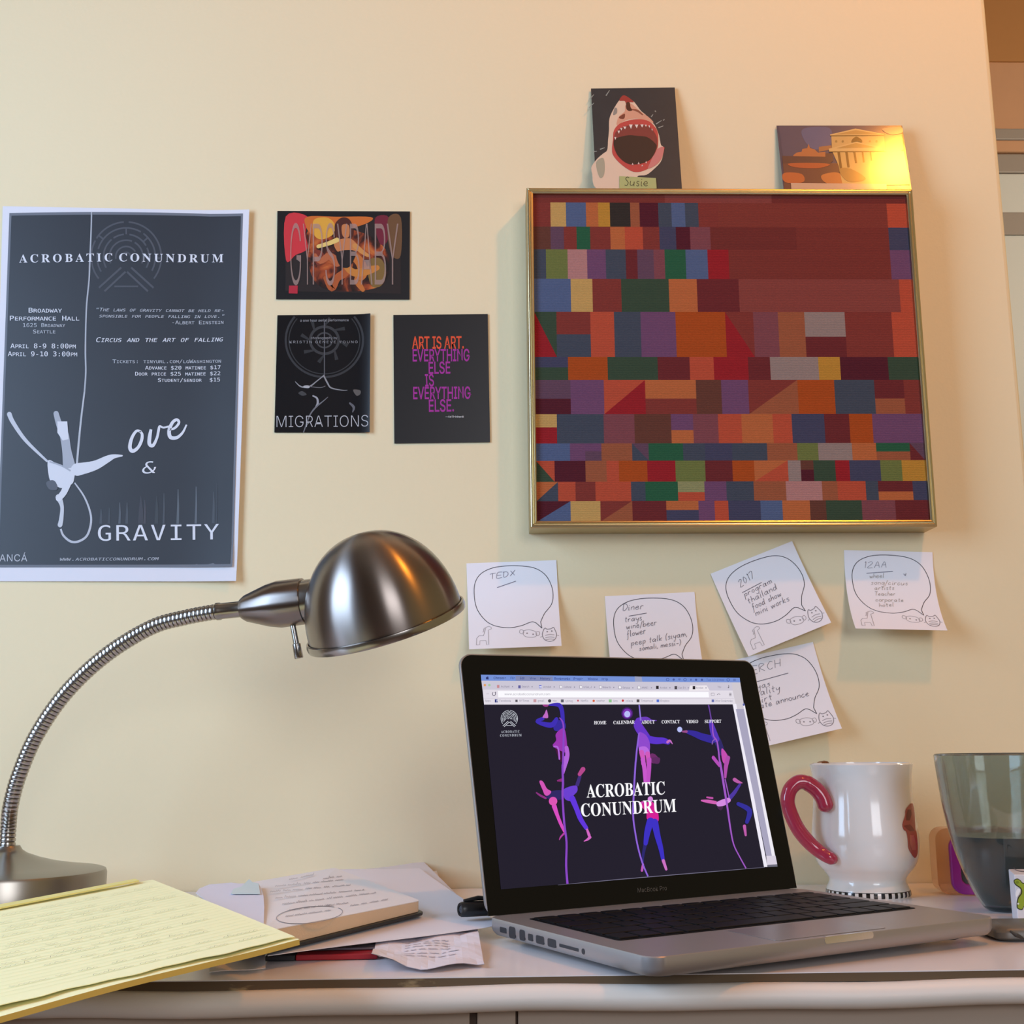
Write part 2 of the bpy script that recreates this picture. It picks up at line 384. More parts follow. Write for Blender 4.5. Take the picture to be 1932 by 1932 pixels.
sp.build('apron', desk)

# ------------------------------------------------------------------ paper things on the wall
NW = V((0, -1, 0))
m_paper = mat('white_paper', 'dcdce4', rough=0.7, spec=0.3)
def wall_pts(pts, lift): return [at_y(x, y, D)+NW*lift for x, y in pts]
def thin_sheet(pxc, liftf, m, th=0.0004, nu=14, nv=14, jag=0.0):
    """a sheet of paper hung on the wall: four photo corners (tl, tr, br, bl) on the wall plane, lifted by liftf(u, v)"""
    c = wall_pts(pxc, 0); q = MB(); G = []
    for j in range(nv+1):
        for i in range(nu+1):
            u, v = i/nu, j/nv; p = (c[0]*(1-u)+c[1]*u)*(1-v)+(c[3]*(1-u)+c[2]*u)*v; G.append(p+NW*liftf(u, v))
    a = q.add(G); b = q.add([p-NW*th for p in G]); W = nu+1
    for j in range(nv):
        for i in range(nu):
            k = j*W+i; q.face((a+k, a+k+W, a+k+W+1, a+k+1), m, True); q.face((b+k, b+k+1, b+k+W+1, b+k+W), m, True)
    rim = [i for i in range(W)]+[j*W+nu for j in range(1, nv+1)]+[nv*W+i for i in range(nu-1, -1, -1)]+[j*W for j in range(nv-1, 0, -1)]
    for x, y in zip(rim, rim[1:]+rim[:1]): q.face((a+x, a+y, b+y, b+x), m)
    return q, c
def sheet_map(pxc, liftf):
    """photo chart of such a sheet -> lifted point (prints follow the paper's bend)"""
    c = wall_pts(pxc, 0); ex = c[1]-c[0]; ey = c[3]-c[0]
    def f(x, y):
        p = at_y(x, y, D); d = p-c[0]
        u = min(max(d.dot(ex)/ex.dot(ex), 0), 1); v = min(max(d.dot(ey)/ey.dot(ey), 0), 1); return p+NW*liftf(u, v), NW
    return f

def maze(d, cx, cy, r, c, w, layer=2, flat=1.0):
    """round labyrinth emblem with a gabled doorway at its foot"""
    def arc(k, a0, a1):
        d.line([(cx+r*k*math.sin(R(a)), cy-r*k*flat*math.cos(R(a))) for a in [a0+(a1-a0)*i/24 for i in range(25)]], w, c, layer)
    for k, segs in ((1.0, ((-128, -62), (-58, -4), (4, 128))), (0.83, ((-120, -80), (-74, 30), (36, 118))), (0.65, ((-118, -40), (-34, -6), (8, 60), (66, 118))),
                    (0.48, ((-112, 20), (30, 112))), (0.30, ((-100, 60), (70, 105))), (0.13, ((-120, 120),))):
        for a0, a1 in segs: arc(k, a0, a1)
    for a, k0, k1 in ((0, .65, .83), (-52, .83, 1.0), (48, .65, .83), (-95, .48, .65), (92, .83, 1.0)):
        d.line([(cx+r*k*math.sin(R(a)), cy-r*k*flat*math.cos(R(a))) for k in (k0, k1)], w, c, layer)
    for sgn in (-1, 1):
        d.line([(cx+sgn*r*0.02, cy+r*0.42*flat), (cx+sgn*r*0.62, cy+r*0.98*flat)], w*1.2, c, layer)
        d.line([(cx+sgn*r*0.14, cy+r*0.30*flat), (cx+sgn*r*0.78, cy+r*0.88*flat)], w*1.2, c, layer)
    d.line([(cx-r*0.34, cy+r*0.84*flat), (cx+r*0.34, cy+r*0.84*flat)], w, c, layer)

# ---- the circus poster
PC = [(6, 390), (472, 399), (448, 1098), (-14, 1097)]
def p_lift(u, v): return 0.0012+0.0045*max(0, (u-0.75)/0.25)**2+0.003*max(0, (v-0.9)/0.1)**2*u+0.0003*(1+math.sin(u*6))*(1-v)**6
poster = thing('poster', 'large black and white circus poster with an upside-down rope acrobat on the wall', 'poster', at_y(228, 1098, D))
q, _ = thin_sheet(PC, p_lift, m_paper, nu=40, nv=40); q.build('sheet', poster)
pm = sheet_map(PC, p_lift)
K1, K2 = crop(0, 380, 4.025), crop(0, 740, 4.025)
dk, d2, gr = '35383f', '5c6068', '7c828c'
d = Decal(pm)
edge_t = [(18.6, 404.5), (60, 401.5), (120, 400), (180, 400), (260, 401.5), (340, 403), (460, 406)]
def fine(a, b, n=14): return [(a[0]+(b[0]-a[0])*i/n, a[1]+(b[1]-a[1])*i/n) for i in range(n+1)]
# the print is built in strips so that it follows the bent sheet
def strip_fill(d, top, botl, c, layer, nv=14):
    rows = []
    for j in range(nv+1):
        t = j/nv; rows.append([(a[0]*(1-t)+b[0]*t, a[1]*(1-t)+b[1]*t) for a, b in zip(top, botl)])
    m = d.col(c); ids = [d.add([d.P(x, y, layer) for x, y in r]) for r in rows]; n = len(top)
    for a, b in zip(ids, ids[1:]):
        for k in range(n-1): d.face((a+k, b+k, b+k+1, a+k+1), m, True)
tp = fine((18.6, 403), (460, 406)); tp = [(x, y-3.2*math.sin(i/14*math.pi)*(1 if i < 12 else .5)) for i, (x, y) in enumerate(tp)]
bt = fine((-6, 1071), (441, 1071))
strip_fill(d, tp, bt, '6d727c', 1)
tp2 = [(x+4*(1 if i == 0 else -1 if i == 14 else 0), y+5) for i, (x, y) in enumerate(tp)]; bt2 = [(x+4*(1 if i == 0 else -1 if i == 14 else 0), y-5) for i, (x, y) in enumerate(bt)]
strip_fill(d, tp2, bt2, mat('poster_black', '2e3138', rough=0.42, spec=0.5, noise=0.10, nscale=14), 2)
d.build('printed_panel', poster)
d = Decal(pm); f = K1
maze(d, 239, 486, 66, '4d5058', 3.2, 3, 1.0)
for (x, y0, y1, w, c) in ((768, 1000, 890, 22, '4a5058'), (830, 1000, 880, 20, '444a52'), (910, 1000, 840, 18, '565d66'), (965, 1000, 840, 22, '4a5058'), (1070, 1000, 790, 40, '43454d'), (1100, 1000, 820, 20, '4a4a52'),
                          (1190, 1000, 790, 30, '40464c'), (1245, 1000, 770, 16, '4c525a'), (1352, 1000, 740, 20, '5c646c'), (1490, 1000, 720, 18, '5e656e'), (1625, 1000, 760, 22, '4a5058'), (1650, 1000, 700, 10, '41464e')):
    d.line(mp(K2, [(x, y0), (x+4, (y0+y1)/2), (x+3, y1)]), [w/4.025, w/5, 1.5], c, 3)
d.build('faint_print', poster)
d = Decal(pm)
d.line(mp(K1, [(700, 85), (695, 250), (686, 450), (680, 600), (662, 780), (655, 950), (652, 1150), (655, 1300), (645, 1449)]), [2.6, 2.6, 2.8, 2.8, 2.8, 2.8, 3, 3, 3], 'a8adb6', 4, 4)
d.line(mp(K2, [(645, 0), (620, 200), (600, 400), (588, 545)]), [3, 3.4, 3.8, 3.8], 'b4b8c0', 4, 4)
sk, sd = 'd2d5de', 'a6abb6'
d.limb(mp(K2, [(75, 170), (105, 235), (200, 370), (360, 525)]), [9, 8, 6.5, 4], 'c0c4ce', 4)      # rope tail
d.limb(mp(K2, [(430, 165), (455, 250), (490, 320), (510, 440), (530, 570)]), [10, 12, 17, 17, 24], sd, 5)
d.area(mp(K2, [(440, 225), (515, 225), (525, 360), (480, 370), (440, 310)]), sk, 6)
d.limb(mp(K2, [(590, 590), (720, 560), (820, 510), (870, 490), (930, 485)]), [24, 18, 13, 8, 3], sk, 5)
d.blob(mp(K2, [(370, 520), (450, 555), (520, 580), (580, 570), (570, 640), (550, 700), (470, 730), (400, 690), (375, 640)]), sk, 5)
d.line(mp(K2, [(380, 530), (470, 560), (540, 600)]), 3, sd, 6, 3)
d.blob(mp(K2, [(355, 690), (400, 670), (430, 690), (440, 740), (380, 740)]), '5a5e68', 6)
d.limb(mp(K2, [(530, 670), (490, 760), (450, 810)]), [13, 12, 11], sk, 6)
d.limb(mp(K2, [(450, 800), (475, 870), (470, 960), (460, 1010)]), [12, 7, 8, 9], 'c4c8d0', 5)
d.line(mp(K2, [(570, 690), (640, 790), (685, 900), (695, 990), (665, 1090), (600, 1135), (540, 1135), (485, 1090), (465, 1040)]), [2.5, 3.2, 3.6, 4, 4.2, 4.4, 4.4, 4, 3.6], 'b8bcc6', 4, 5)
d.build('acrobat_print', poster)
d = Decal(pm); wh = 'd6d9e2'; wg = 'b2b7c0'
def pt(K, s, a, b, h, c=wh, **kw): d.text(s, K(*a), K(*b), h, c, 6, **kw)
pt(K1, serif('ACROBATIC'), (150, 470), (858, 460), 15, fkey='math', space=1.28)
pt(K1, serif('CONUNDRUM'), (908, 460), (1700, 470), 15, fkey='math', space=1.25)
mono = dict(fkey='mono', bold=0.004, smallcaps=0.80)
pt(K1, 'Broadway', (222, 848), (475, 848), 8.6, **mono); pt(K1, 'Performance Hall', (80, 908), (606, 908), 8.6, **mono)
pt(K1, '1625 Broadway', (180, 958), (500, 958), 7, wg, **mono); pt(K1, 'Seattle', (256, 1006), (425, 1006), 7, wg, **mono)
pt(K1, 'April 8-9 8:00pm', (84, 1118), (580, 1120), 8.6, **mono); pt(K1, 'April 9-10 3:00pm', (64, 1178), (590, 1180), 8.6, **mono)
ital = dict(mono, shear=0.28)
pt(K1, '"The laws of gravity cannot be held re-', (732, 838), (1700, 848), 6.4, wg, **ital); pt(K1, 'sponsible for people falling in love."', (756, 886), (1702, 892), 6.4, wg, **ital)
pt(K1, '-Albert Einstein', (1312, 936), (1702, 938), 6.6, wg, **mono)
pt(K1, 'Circus and the art of falling', (730, 1072), (1694, 1070), 8.8, **ital)
pt(K1, 'Tickets: tinyurl.com/lgWashington', (858, 1232), (1684, 1232), 6.8, wg, **mono); pt(K1, 'Advance $20 matinee $17', (1106, 1280), (1680, 1280), 6.8, **mono)
pt(K1, 'Door price $25 matinee $22', (1030, 1326), (1678, 1326), 6.8, **mono); pt(K1, 'Student/senior  $15', (1203, 1374), (1676, 1374), 6.8, **mono)
for st_, w_ in (([(1075, 302), (1040, 298), (1005, 350), (990, 420), (1010, 450), (1050, 425), (1078, 370), (1082, 320), (1062, 300)], [4, 5, 6, 7, 7, 6, 6, 5, 4]),
               ([(1150, 285), (1140, 340), (1138, 395), (1165, 408), (1195, 350), (1208, 290), (1216, 262), (1245, 272), (1285, 262)], [5, 7, 7, 6, 5, 5, 4, 3.5, 3.5]),
               ([(1280, 290), (1330, 275), (1362, 235), (1345, 212), (1312, 235), (1288, 295), (1298, 345), (1345, 348), (1390, 310), (1420, 250)], [4, 4.5, 5, 5.5, 6, 7, 7, 6, 4.5, 3])):
    d.line(mp(K2, st_), w_, wh, 6, 6)
pt(K2, '&', (1078, 622), (1182, 615), 22, fkey='mono', shear=.25)
pt(K2, 'GRAVITY', (748, 1130), (1670, 1122), 29, fkey='mono', space=1.1)
pt(K2, 'ANCÁ', (2, 1286), (212, 1286), 13, 'b8bcc4', space=1.05); pt(K2, 'www.acrobaticconundrum.com', (455, 1282), (1205, 1278), 6.6, wg, **ital)
d.build('lettering', poster)

# ---- three cards pinned beside it
def flat_lift(a, b=0, p=4): return lambda u, v: a+b*(u**p)
KC = crop(500, 380, 4.111)
GC = mp(KC, [(98, 78), (1125, 82), (1122, 764), (88, 762)])
card_black = mat('card_black', '18171a', rough=0.35, spec=0.5)
def fire_mat():
    m = mat('fiery_print', '3a1a14', rough=0.4, spec=0.4); nt = m.node_tree; b = nt.nodes['Principled BSDF']
    tc = nt.nodes.new('ShaderNodeTexCoord'); n = nt.nodes.new('ShaderNodeTexNoise'); n.inputs['Scale'].default_value = 42; n.inputs['Detail'].default_value = 5; n.inputs['Distortion'].default_value = 0.8
    r = nt.nodes.new('ShaderNodeValToRGB'); e = r.color_ramp.elements; e[0].position = .40; e[0].color = lin('1c1312'); e[1].position = .80; e[1].color = lin('c88a3c')
    for p, c in ((.50, '4a2018'), (.58, '9a4422'), (.66, 'b86030')): k = e.new(p); k.color = lin(c)
    nt.links.new(tc.outputs['Object'], n.inputs['Vector']); nt.links.new(n.outputs['Fac'], r.inputs['Fac']); nt.links.new(r.outputs['Color'], b.inputs['Base Color']); return m
c1 = thing('postcard', 'landscape black-bordered postcard with fiery picture and tall ghostly letters, on the wall', 'postcard', at_y(648, 565, D))
L = flat_lift(0.0016); q, _ = thin_sheet(GC, L, card_black, 0.0006); q.build('card', c1)
d = Decal(sheet_map(GC, L))
d.area(mp(KC, [(163, 120), (1056, 125), (1054, 722), (160, 700)]), '231a19', 1)
d.blob(mp(KC, [(330, 240), (520, 200), (700, 230), (860, 300), (960, 430), (940, 620), (800, 690), (560, 700), (400, 640), (330, 450)]), fire_mat(), 1.5)
red, org, yel, skn, brn = 'c8323a', 'c86a28', 'd8a03a', 'c07848', '5a2a1c'
d.blob(mp(KC, [(163, 122), (330, 122), (315, 250), (330, 370), (240, 420), (165, 460)]), red, 2)
d.blob(mp(KC, [(330, 124), (560, 124), (820, 126), (800, 170), (640, 220), (480, 240), (370, 260), (320, 200)]), org, 2)
d.blob(mp(KC, [(380, 150), (480, 130), (540, 180), (530, 260), (440, 300), (380, 260)]), yel, 3)
d.blob(mp(KC, [(860, 128), (960, 128), (955, 300), (900, 340), (860, 240)]), '6e1c30', 2)
d.blob(mp(KC, [(960, 128), (1054, 130), (1054, 420), (990, 430), (955, 300)]), '6a4a2e', 2)
d.blob(mp(KC, [(545, 180), (600, 130), (660, 150), (690, 240), (660, 300), (590, 310), (550, 260)]), '4a2018', 4)
d.blob(mp(KC, [(600, 190), (650, 190), (655, 270), (625, 290), (600, 260)]), skn, 5)
d.blob(mp(KC, [(540, 320), (640, 290), (700, 320), (720, 380), (620, 410), (560, 390)]), skn, 4)
d.limb(mp(KC, [(560, 305), (500, 330), (415, 355)]), [9, 8, 7], 'e0c070', 5); d.limb(mp(KC, [(700, 350), (760, 400), (800, 425)]), [10, 8, 6], 'c88848', 4)
d.blob(mp(KC, [(560, 400), (700, 390), (680, 480), (640, 520), (580, 500)]), '1c1414', 5)
d.limb(mp(KC, [(560, 480), (500, 430), (430, 470), (390, 420)]), [16, 14, 10, 6], 'b0603a', 3)
d.limb(mp(KC, [(650, 500), (620, 560), (560, 600), (520, 680), (470, 600)]), [16, 16, 14, 12, 8], 'a85428', 3)
d.limb(mp(KC, [(680, 420), (740, 480), (760, 560), (720, 620), (760, 690)]), [16, 18, 18, 14, 8], 'bc6c30', 3)
d.limb(mp(KC, [(640, 520), (700, 560), (800, 540), (870, 520)]), [12, 14, 16, 10], 'c07a34', 3)
d.blob(mp(KC, [(390, 380), (450, 400), (460, 470), (410, 500), (380, 440)]), '7a3020', 2)
d.blob(mp(KC, [(800, 470), (900, 450), (940, 560), (900, 660), (820, 650)]), '7c6030', 2)
d.area(mp(KC, [(188, 658), (256, 658), (254, 720), (186, 718)]), 'b02436', 3)
d.build('picture', c1)
d = Decal(sheet_map(GC, L))
ghost = mat('ghost_lettering', 'b89a90', rough=0.5, alpha=0.52)
for ch, x0, x1, y0, y1 in zip('GYPSYBABY', (198, 296, 372, 470, 560, 660, 745, 852, 945), (282, 366, 450, 545, 640, 735, 835, 940, 1036), (660,)*9, (170,)*9):
    d.text(ch, KC(x0, y0), KC(x1, y0), (y0-y1)/4.111, ghost, 7, bold=-0.01)
d.build('lettering', c1)

MC = mp(KC, [(98, 886), (820, 878), (815, 1797), (74, 1795)])
c2 = thing('postcard', 'tall black card printed with a dim aerial act over the word MIGRATIONS', 'postcard', at_y(608, 816, D))
L = flat_lift(0.0014, 0.0032, 14); q, _ = thin_sheet(MC, L, mat('card_gloss_black', '18181b', rough=0.22, spec=0.5), 0.0004); q.build('card', c2)
d = Decal(sheet_map(MC, L)); cxm, cym = KC(462, 1080)
for rx, w, c in ((300/4.111, 4, '2e2e31'), (275/4.111, 2, '2a2a2c'), (110/4.111, 5, '323234'), (60/4.111, 3, '3a3a3c')):
    pts_ = [(cxm+rx*math.cos(R(a)), cym+rx*0.95*math.sin(R(a))) for a in range(0, 361, 5)]; run_ = []
    for p_ in pts_+[None]:
        if p_ and p_[1] > 598: run_.append(p_)
        else:
            if len(run_) > 1: d.line(run_, w, c, 1)
            run_ = []
for a in range(0, 360, 45): d.line([(cxm+27*math.cos(R(a)), cym+27*math.sin(R(a))), (cxm+45*math.cos(R(a+14)), cym+43*math.sin(R(a+14)))], [3, 7], '29292b', 1)
g1, g2 = '8a8a8e', '5c5c60'
d.line(mp(KC, [(462, 930), (462, 1350)]), 2, '55555a', 3)
d.line(mp(KC, [(462, 1350), (400, 1400), (345, 1440), (280, 1440), (235, 1400)]), [2, 2, 3, 2.5, 1], g1, 3, 4); d.line(mp(KC, [(455, 1350), (485, 1410), (515, 1450), (600, 1468), (640, 1468)]), [2.5, 3, 2.5, 1.5, 1], g1, 3, 4)
d.line(mp(KC, [(350, 1440), (430, 1448), (470, 1435)]), 1.6, g2, 3, 3); d.blob(mp(KC, [(260, 1490), (290, 1475), (325, 1500), (290, 1510)]), '3c3c3e', 2); d.blob(mp(KC, [(300, 1435), (340, 1432), (345, 1450), (310, 1450)]), 'a8a8ac', 4)
d.blob(mp(KC, [(685, 1465), (740, 1470), (740, 1500), (710, 1510)]), '5a5450', 3); d.line(mp(KC, [(655, 1565), (690, 1600), (680, 1640)]), [3, 5, 1.5], '5e5e64', 3, 3)
d.line(mp(KC, [(370, 1510), (405, 1530), (410, 1570), (395, 1600)]), [2.5, 3.5, 4, 3], '9a9aa0', 3, 4); d.line(mp(KC, [(490, 1520), (450, 1555), (395, 1600), (350, 1660), (320, 1740), (300, 1795)]), [1, 2, 3, 2.4, 2.2, 2], '6c6c72', 3, 4)
d.text('MIGRATIONS', KC(92, 1756), KC(803, 1752), 22, 'b6b6ba', 5, bold=-0.012)
d.text('a one hour aerial performance', KC(275, 938), KC(650, 934), 4.6, '9a9a9e', 5)
d.text('choreography by', KC(358, 1072), KC(562, 1072), 4.6, '8c8c90', 5); d.text('KRISTIN GENEVE YOUNG', KC(193, 1104), KC(720, 1104), 4.6, '8c8c90', 5, space=1.25)
d.build('print', c2)

AC = mp(KC, [(996, 884), (1728, 877), (1746, 1870), (1004, 1880)])
c3 = thing('postcard', 'tall black card on the wall printed with orange and magenta capitals about art', 'postcard', at_y(834, 837, D))
L = flat_lift(0.0016); q, _ = thin_sheet(AC, L, card_black, 0.0006); q.build('card', c3)
d = Decal(sheet_map(AC, L)); oc, mg = 'e0502c', 'a02a92'
for s, a, b, y0, y1, c in (('ART IS ART.', 1142, 1542, 1146, 1054, oc), ('EVERYTHING', 1146, 1594, 1244, 1152, mg), ('ELSE', 1270, 1438, 1340, 1250, mg), ('IS', 1244, 1312, 1438, 1346, mg), ('EVERYTHING', 1150, 1602, 1536, 1444, mg), ('ELSE.', 1272, 1466, 1634, 1542, mg)):
    d.text(s, KC(a, y0), KC(b, y0-3), (y0-y1)/4.111, c, 2, bold=0.012)
d.text('—Ad Reinhardt', KC(1400, 1680), KC(1542, 1680), 3.6, 'c8c8c8', 2, bold=0.01)
d.build('lettering', c3)

# ---- framed needlework picture
FD_ = 0.0425; YP = D-FD_
pic = thing('framed_picture', 'square patchwork tapestry of red, orange and blue blocks in a thin gold frame', 'framed picture', (at_y(1380, 990, YP).x, D-0.02, at_y(1380, 995, YP).z))
m_gold = mat('gold_frame', 'cdbd94', rough=0.28, metal=1.0); m_goldd = mat('gold_frame_side', 'b5a27a', rough=0.38, metal=1.0)
m_back = mat('picture_backing', '8a6f52', rough=0.8)
o_tl, o_tr, o_br, o_bl = [at_y(*p, YP) for p in ((992, 355), (1725.5, 355), (1765, 991), (1002, 998))]
X0, X1, Z1, Z0 = (o_tl.x+o_bl.x)/2, (o_tr.x+o_br.x)/2, (o_tl.z+o_tr.z)/2, (o_bl.z+o_br.z)/2
def rail(a, b, inw):
    """a metal moulding from a to b; inw points into the picture"""
    a, b, inw = V(a), V(b), V(inw); q = MB(); al = (b-a).normalized(); rings = []
    P = [(0, D-0.001), (0, YP+0.0016), (0.0012, YP), (0.0030, YP-0.0004), (0.0042, YP+0.0012), (0.0056, YP-0.0012), (0.0076, YP-0.0004), (0.0080, YP+0.0050), (0.0080, D-0.001)]
    for e, s in ((a, 1), (b, -1)): rings.append([V((e.x, y, e.z))+inw*w+al*(w*s) for w, y in P])
    q.loft(rings, m_gold, smooth=False)
    for i, mm in enumerate(q.m):
        if i in (0, 1): q.m[i] = m_goldd
    q.build('frame_rail', pic, bevel=0.0003, seg=1)
rail((X0, 0, Z1), (X1, 0, Z1), (0, 0, -1)); rail((X0, 0, Z0), (X1, 0, Z0), (0, 0, 1)); rail((X0, 0, Z0), (X0, 0, Z1), (1, 0, 0)); rail((X1, 0, Z0), (X1, 0, Z1), (-1, 0, 0))
q = MB(); q.span((X0+.004, YP+.012, Z0+.004), (X1-.004, YP+.016, Z1-.004), m_back); q.build('backing', pic)
def wool(h):
    n = 'wool_'+h
    if n in MATS: return MATS[n]
    m = mat(n, h, rough=0.95, spec=0.1, noise=0.16, nscale=520); nt = m.node_tree; b = nt.nodes['Principled BSDF']
    tc = nt.nodes.new('ShaderNodeTexCoord'); w = nt.nodes.new('ShaderNodeTexWave'); w.bands_direction = 'Z'; w.inputs['Scale'].default_value = 150; w.inputs['Distortion'].default_value = 3; w.inputs['Detail Scale'].default_value = 4
    bp = nt.nodes.new('ShaderNodeBump'); bp.inputs['Strength'].default_value = 0.5; bp.inputs['Distance'].default_value = 0.0006
    nt.links.new(tc.outputs['Object'], w.inputs['Vector']); nt.links.new(w.outputs['Fac'], bp.inputs['Height']); nt.links.new(bp.outputs[0], b.inputs['Normal']); return m
WOOL = ['7a3630', '662a2c', 'ae4c36', 'a0481e', 'ae623a', '92543a', '8e2228', '603a30', '50202a', '5e4454', '6a4664', '424854', '505e7e', '424258', '2a583e', '384838', '68703e', '88885e', 'b08034', 'b89458', '8c7a74', 'a87874', '78444a', '342e2a']
WT = [10, 8, 8, 6, 7, 5, 6, 6, 5, 5, 4, 6, 4, 5, 4, 4, 2, 3, 2, 3, 2, 2, 5, 2]
rq = random.Random(33); q = MB(); yc = YP+0.0035
tx0, tx1, tz0, tz1 = X0+.0075, X1-.0075, Z0+.0075, Z1-.0075
def patch(pts, h): q.poly([(x, yc, z) for x, z in pts], wool(h))
# plain patchwork: bands of blocks of varied width, some halved on the diagonal
MAR = ['7a3830', '74342e', '80403a', '6c302c']
bands = [0.024, 0.075, 0.07, 0.09, 0.10, 0.135, 0.068, 0.10, 0.085, 0.05, 0.06, 0.055, 0.058]; sb = sum(bands); z = tz1; last = None
for bi, bh in enumerate(bands):
    h = bh/sb*(tz1-tz0); x = tx0
    while x < tx1-1e-5:
        t = (x-tx0)/(tx1-tx0); plain = (t > 0.46 and bi in (1, 2, 3)) or bi == 0 or (t > .52 and bi == 4)
        if bi == 0: w = rq.uniform(.1, .2)
        elif plain: w = rq.uniform(.10, .22)
        elif bi < 4: w = rq.uniform(0.010, 0.026)
        elif bi < 9: w = rq.uniform(0.022, 0.060)
        else: w = rq.uniform(0.014, 0.042)
        xe = x+w
        if plain and bi and bi < 4 and xe > tx1-.03 and x < tx1-.05: xe = tx1-.024
        if tx1-xe < 0.012: xe = tx1
        def pick():
            if plain and xe < tx1-.001 or bi == 0: return rq.choice(MAR)
            return rq.choices(WOOL, WT)[0]
        c = pick(); k_ = 0
        while c == last and k_ < 20: c = pick(); k_ += 1
        last = c; P4 = [(x, z-h), (xe, z-h), (xe, z), (x, z)]; r_1 = rq.random()
        if bi > 4 and r_1 < 0.16:
            c2_ = pick()
            if rq.random() < .5: patch([P4[0], P4[1], P4[2]], c); patch([P4[0], P4[2], P4[3]], c2_)
            else: patch([P4[0], P4[1], P4[3]], c); patch([P4[1], P4[2], P4[3]], c2_)
        elif bi > 4 and r_1 < 0.34:
            c2_ = pick(); zm = z-h*rq.choice((.5, .45, .55)); patch([(x, z-h), (xe, z-h), (xe, zm), (x, zm)], c); patch([(x, zm), (xe, zm), (xe, z), (x, z)], c2_)
        else: patch(P4, c)
        x = xe
    z -= h
q.build('tapestry', pic, label='patchwork of coloured wool blocks')

# ---- two cards standing on top of the frame, leaning back on the wall
def leaning_card(px_tl, px_tr, px_bl_x, px_br_x, ybot, turn=0.0):
    """top edge near the wall, foot on the frame's top at depth ybot; turn brings the right side forward"""
    zt = Z1+0.0006
    tl, tr = at_y(*px_tl, D-0.0035), at_y(*px_tr, D-0.0035-turn)
    bl, br = V((at_y(px_bl_x, 355, ybot).x, ybot, zt)), V((at_y(px_br_x, 355, ybot-turn).x, ybot-turn, zt))
    N = (br-bl).cross(tl-bl).normalized()
    if N.y > 0: N = -N
    return tl, tr, br, bl, N
def card_slab(parent, c4, N, m, th=0.0006):
    q = MB(); f = q.add(c4); b = q.add([p-N*th for p in c4]); q.face((f, f+1, f+2, f+3), m); q.face((b+3, b+2, b+1, b), m)
    for k in range(4): q.face((f+k, b+k, b+(k+1) % 4, f+(k+1) % 4), m)
    return q
S = leaning_card((1115, 167), (1273, 165), 1125, 1287, D-0.027)
sh = thing('postcard', 'portrait postcard of a shark with open jaws leaning on the gold picture frame', 'postcard', (S[0]+S[2])/2*1.0-V((0, 0, (S[0].z-S[2].z)/2)))
sea = mat('shark_card_sea', '2f3438', rough=0.45, spec=0.4, noise=0.12, nscale=60)
card_slab(sh, S[:4], S[4], sea).build('card', sh)
KS = crop(1100, 150, 8.781); d = Decal(plane_map(S[3], S[4]))
def a_(pts, c, l): d.area(mp(KS, pts), c, l)
def b_(pts, c, l): d.blob(mp(KS, pts), c, l, 4)
pk, wht, gum, maw = 'cf9a80', 'd8c0a8', 'b84a44', '3a2a24'
b_([(680, 262), (760, 330), (840, 365), (960, 520), (1060, 600), (1140, 680), (1210, 800), (1260, 930), (1290, 1080), (1330, 1120), (1330, 1220), (1290, 1360), (1180, 1480), (1050, 1580), (900, 1610), (1000, 1800), (600, 1805), (215, 1800), (150, 1550), (140, 1450), (230, 1320), (330, 1230), (400, 1170), (415, 1000), (430, 850), (440, 640), (530, 450), (620, 320)], wht, 1)
b_([(215, 1380), (330, 1300), (360, 1450), (340, 1600), (270, 1620)], 'a39e88', 2); b_([(520, 480), (560, 480), (560, 560), (500, 590)], '8c8880', 2)
b_([(600, 350), (680, 262), (840, 370), (760, 380), (720, 420), (690, 360)], '9a3a34', 2)
b_([(700, 430), (790, 400), (960, 540), (1080, 620), (1160, 720), (900, 650), (700, 680), (560, 760), (590, 620), (690, 530)], pk, 2)
b_([(720, 385), (770, 385), (790, 470), (820, 510), (760, 525), (715, 480)], '4a2c22', 3)
d.line(mp(KS, [(810, 500), (900, 520), (990, 590)]), [2, 4, 2], '8a5440', 3, 3); b_([(600, 620), (690, 570), (680, 650), (610, 650)], '7a4434', 3)
b_([(495, 1000), (510, 850), (600, 740), (760, 680), (920, 660), (1080, 690), (1190, 790), (1240, 900), (1240, 1100), (1220, 1180), (1340, 1120), (1330, 1200), (1250, 1330), (1130, 1450), (950, 1530), (800, 1520), (620, 1400), (500, 1260), (480, 1150)], gum, 3)
b_([(1200, 1180), (1330, 1120), (1320, 1260), (1230, 1400), (1080, 1480), (1120, 1360)], 'c47a74', 4)
b_([(508, 1000), (540, 880), (640, 800), (780, 760), (900, 750), (1060, 770), (1160, 850), (1225, 980), (1220, 1150), (1140, 1300), (1020, 1380), (860, 1410), (720, 1390), (580, 1270), (510, 1120)], '7e3c36', 5)
b_([(515, 1010), (600, 960), (760, 930), (900, 940), (1060, 960), (1190, 1060), (1215, 1130), (1140, 1300), (1020, 1380), (860, 1410), (720, 1390), (580, 1270), (515, 1120)], maw, 6)
for x, y, w, h in ((590, 880, 40, 50), (632, 832, 36, 40), (690, 810, 52, 46), (790, 790, 60, 74), (885, 785, 58, 62), (975, 778, 52, 52), (1038, 775, 34, 36), (1095, 790, 26, 40), (1142, 845, 18, 40), (533, 985, 34, 46)):
    a_([(x-w/2, y-h/2), (x+w/2, y-h/2), (x+4, y+h/2)], 'dcd4cc', 7)
for x, y, h in ((820, 1405, 36), (920, 1390, 40), (1045, 1375, 40), (980, 1430, 26)): a_([(x-16, y+h/2), (x+16, y+h/2), (x, y-h/2)], 'd8b8b0', 7)
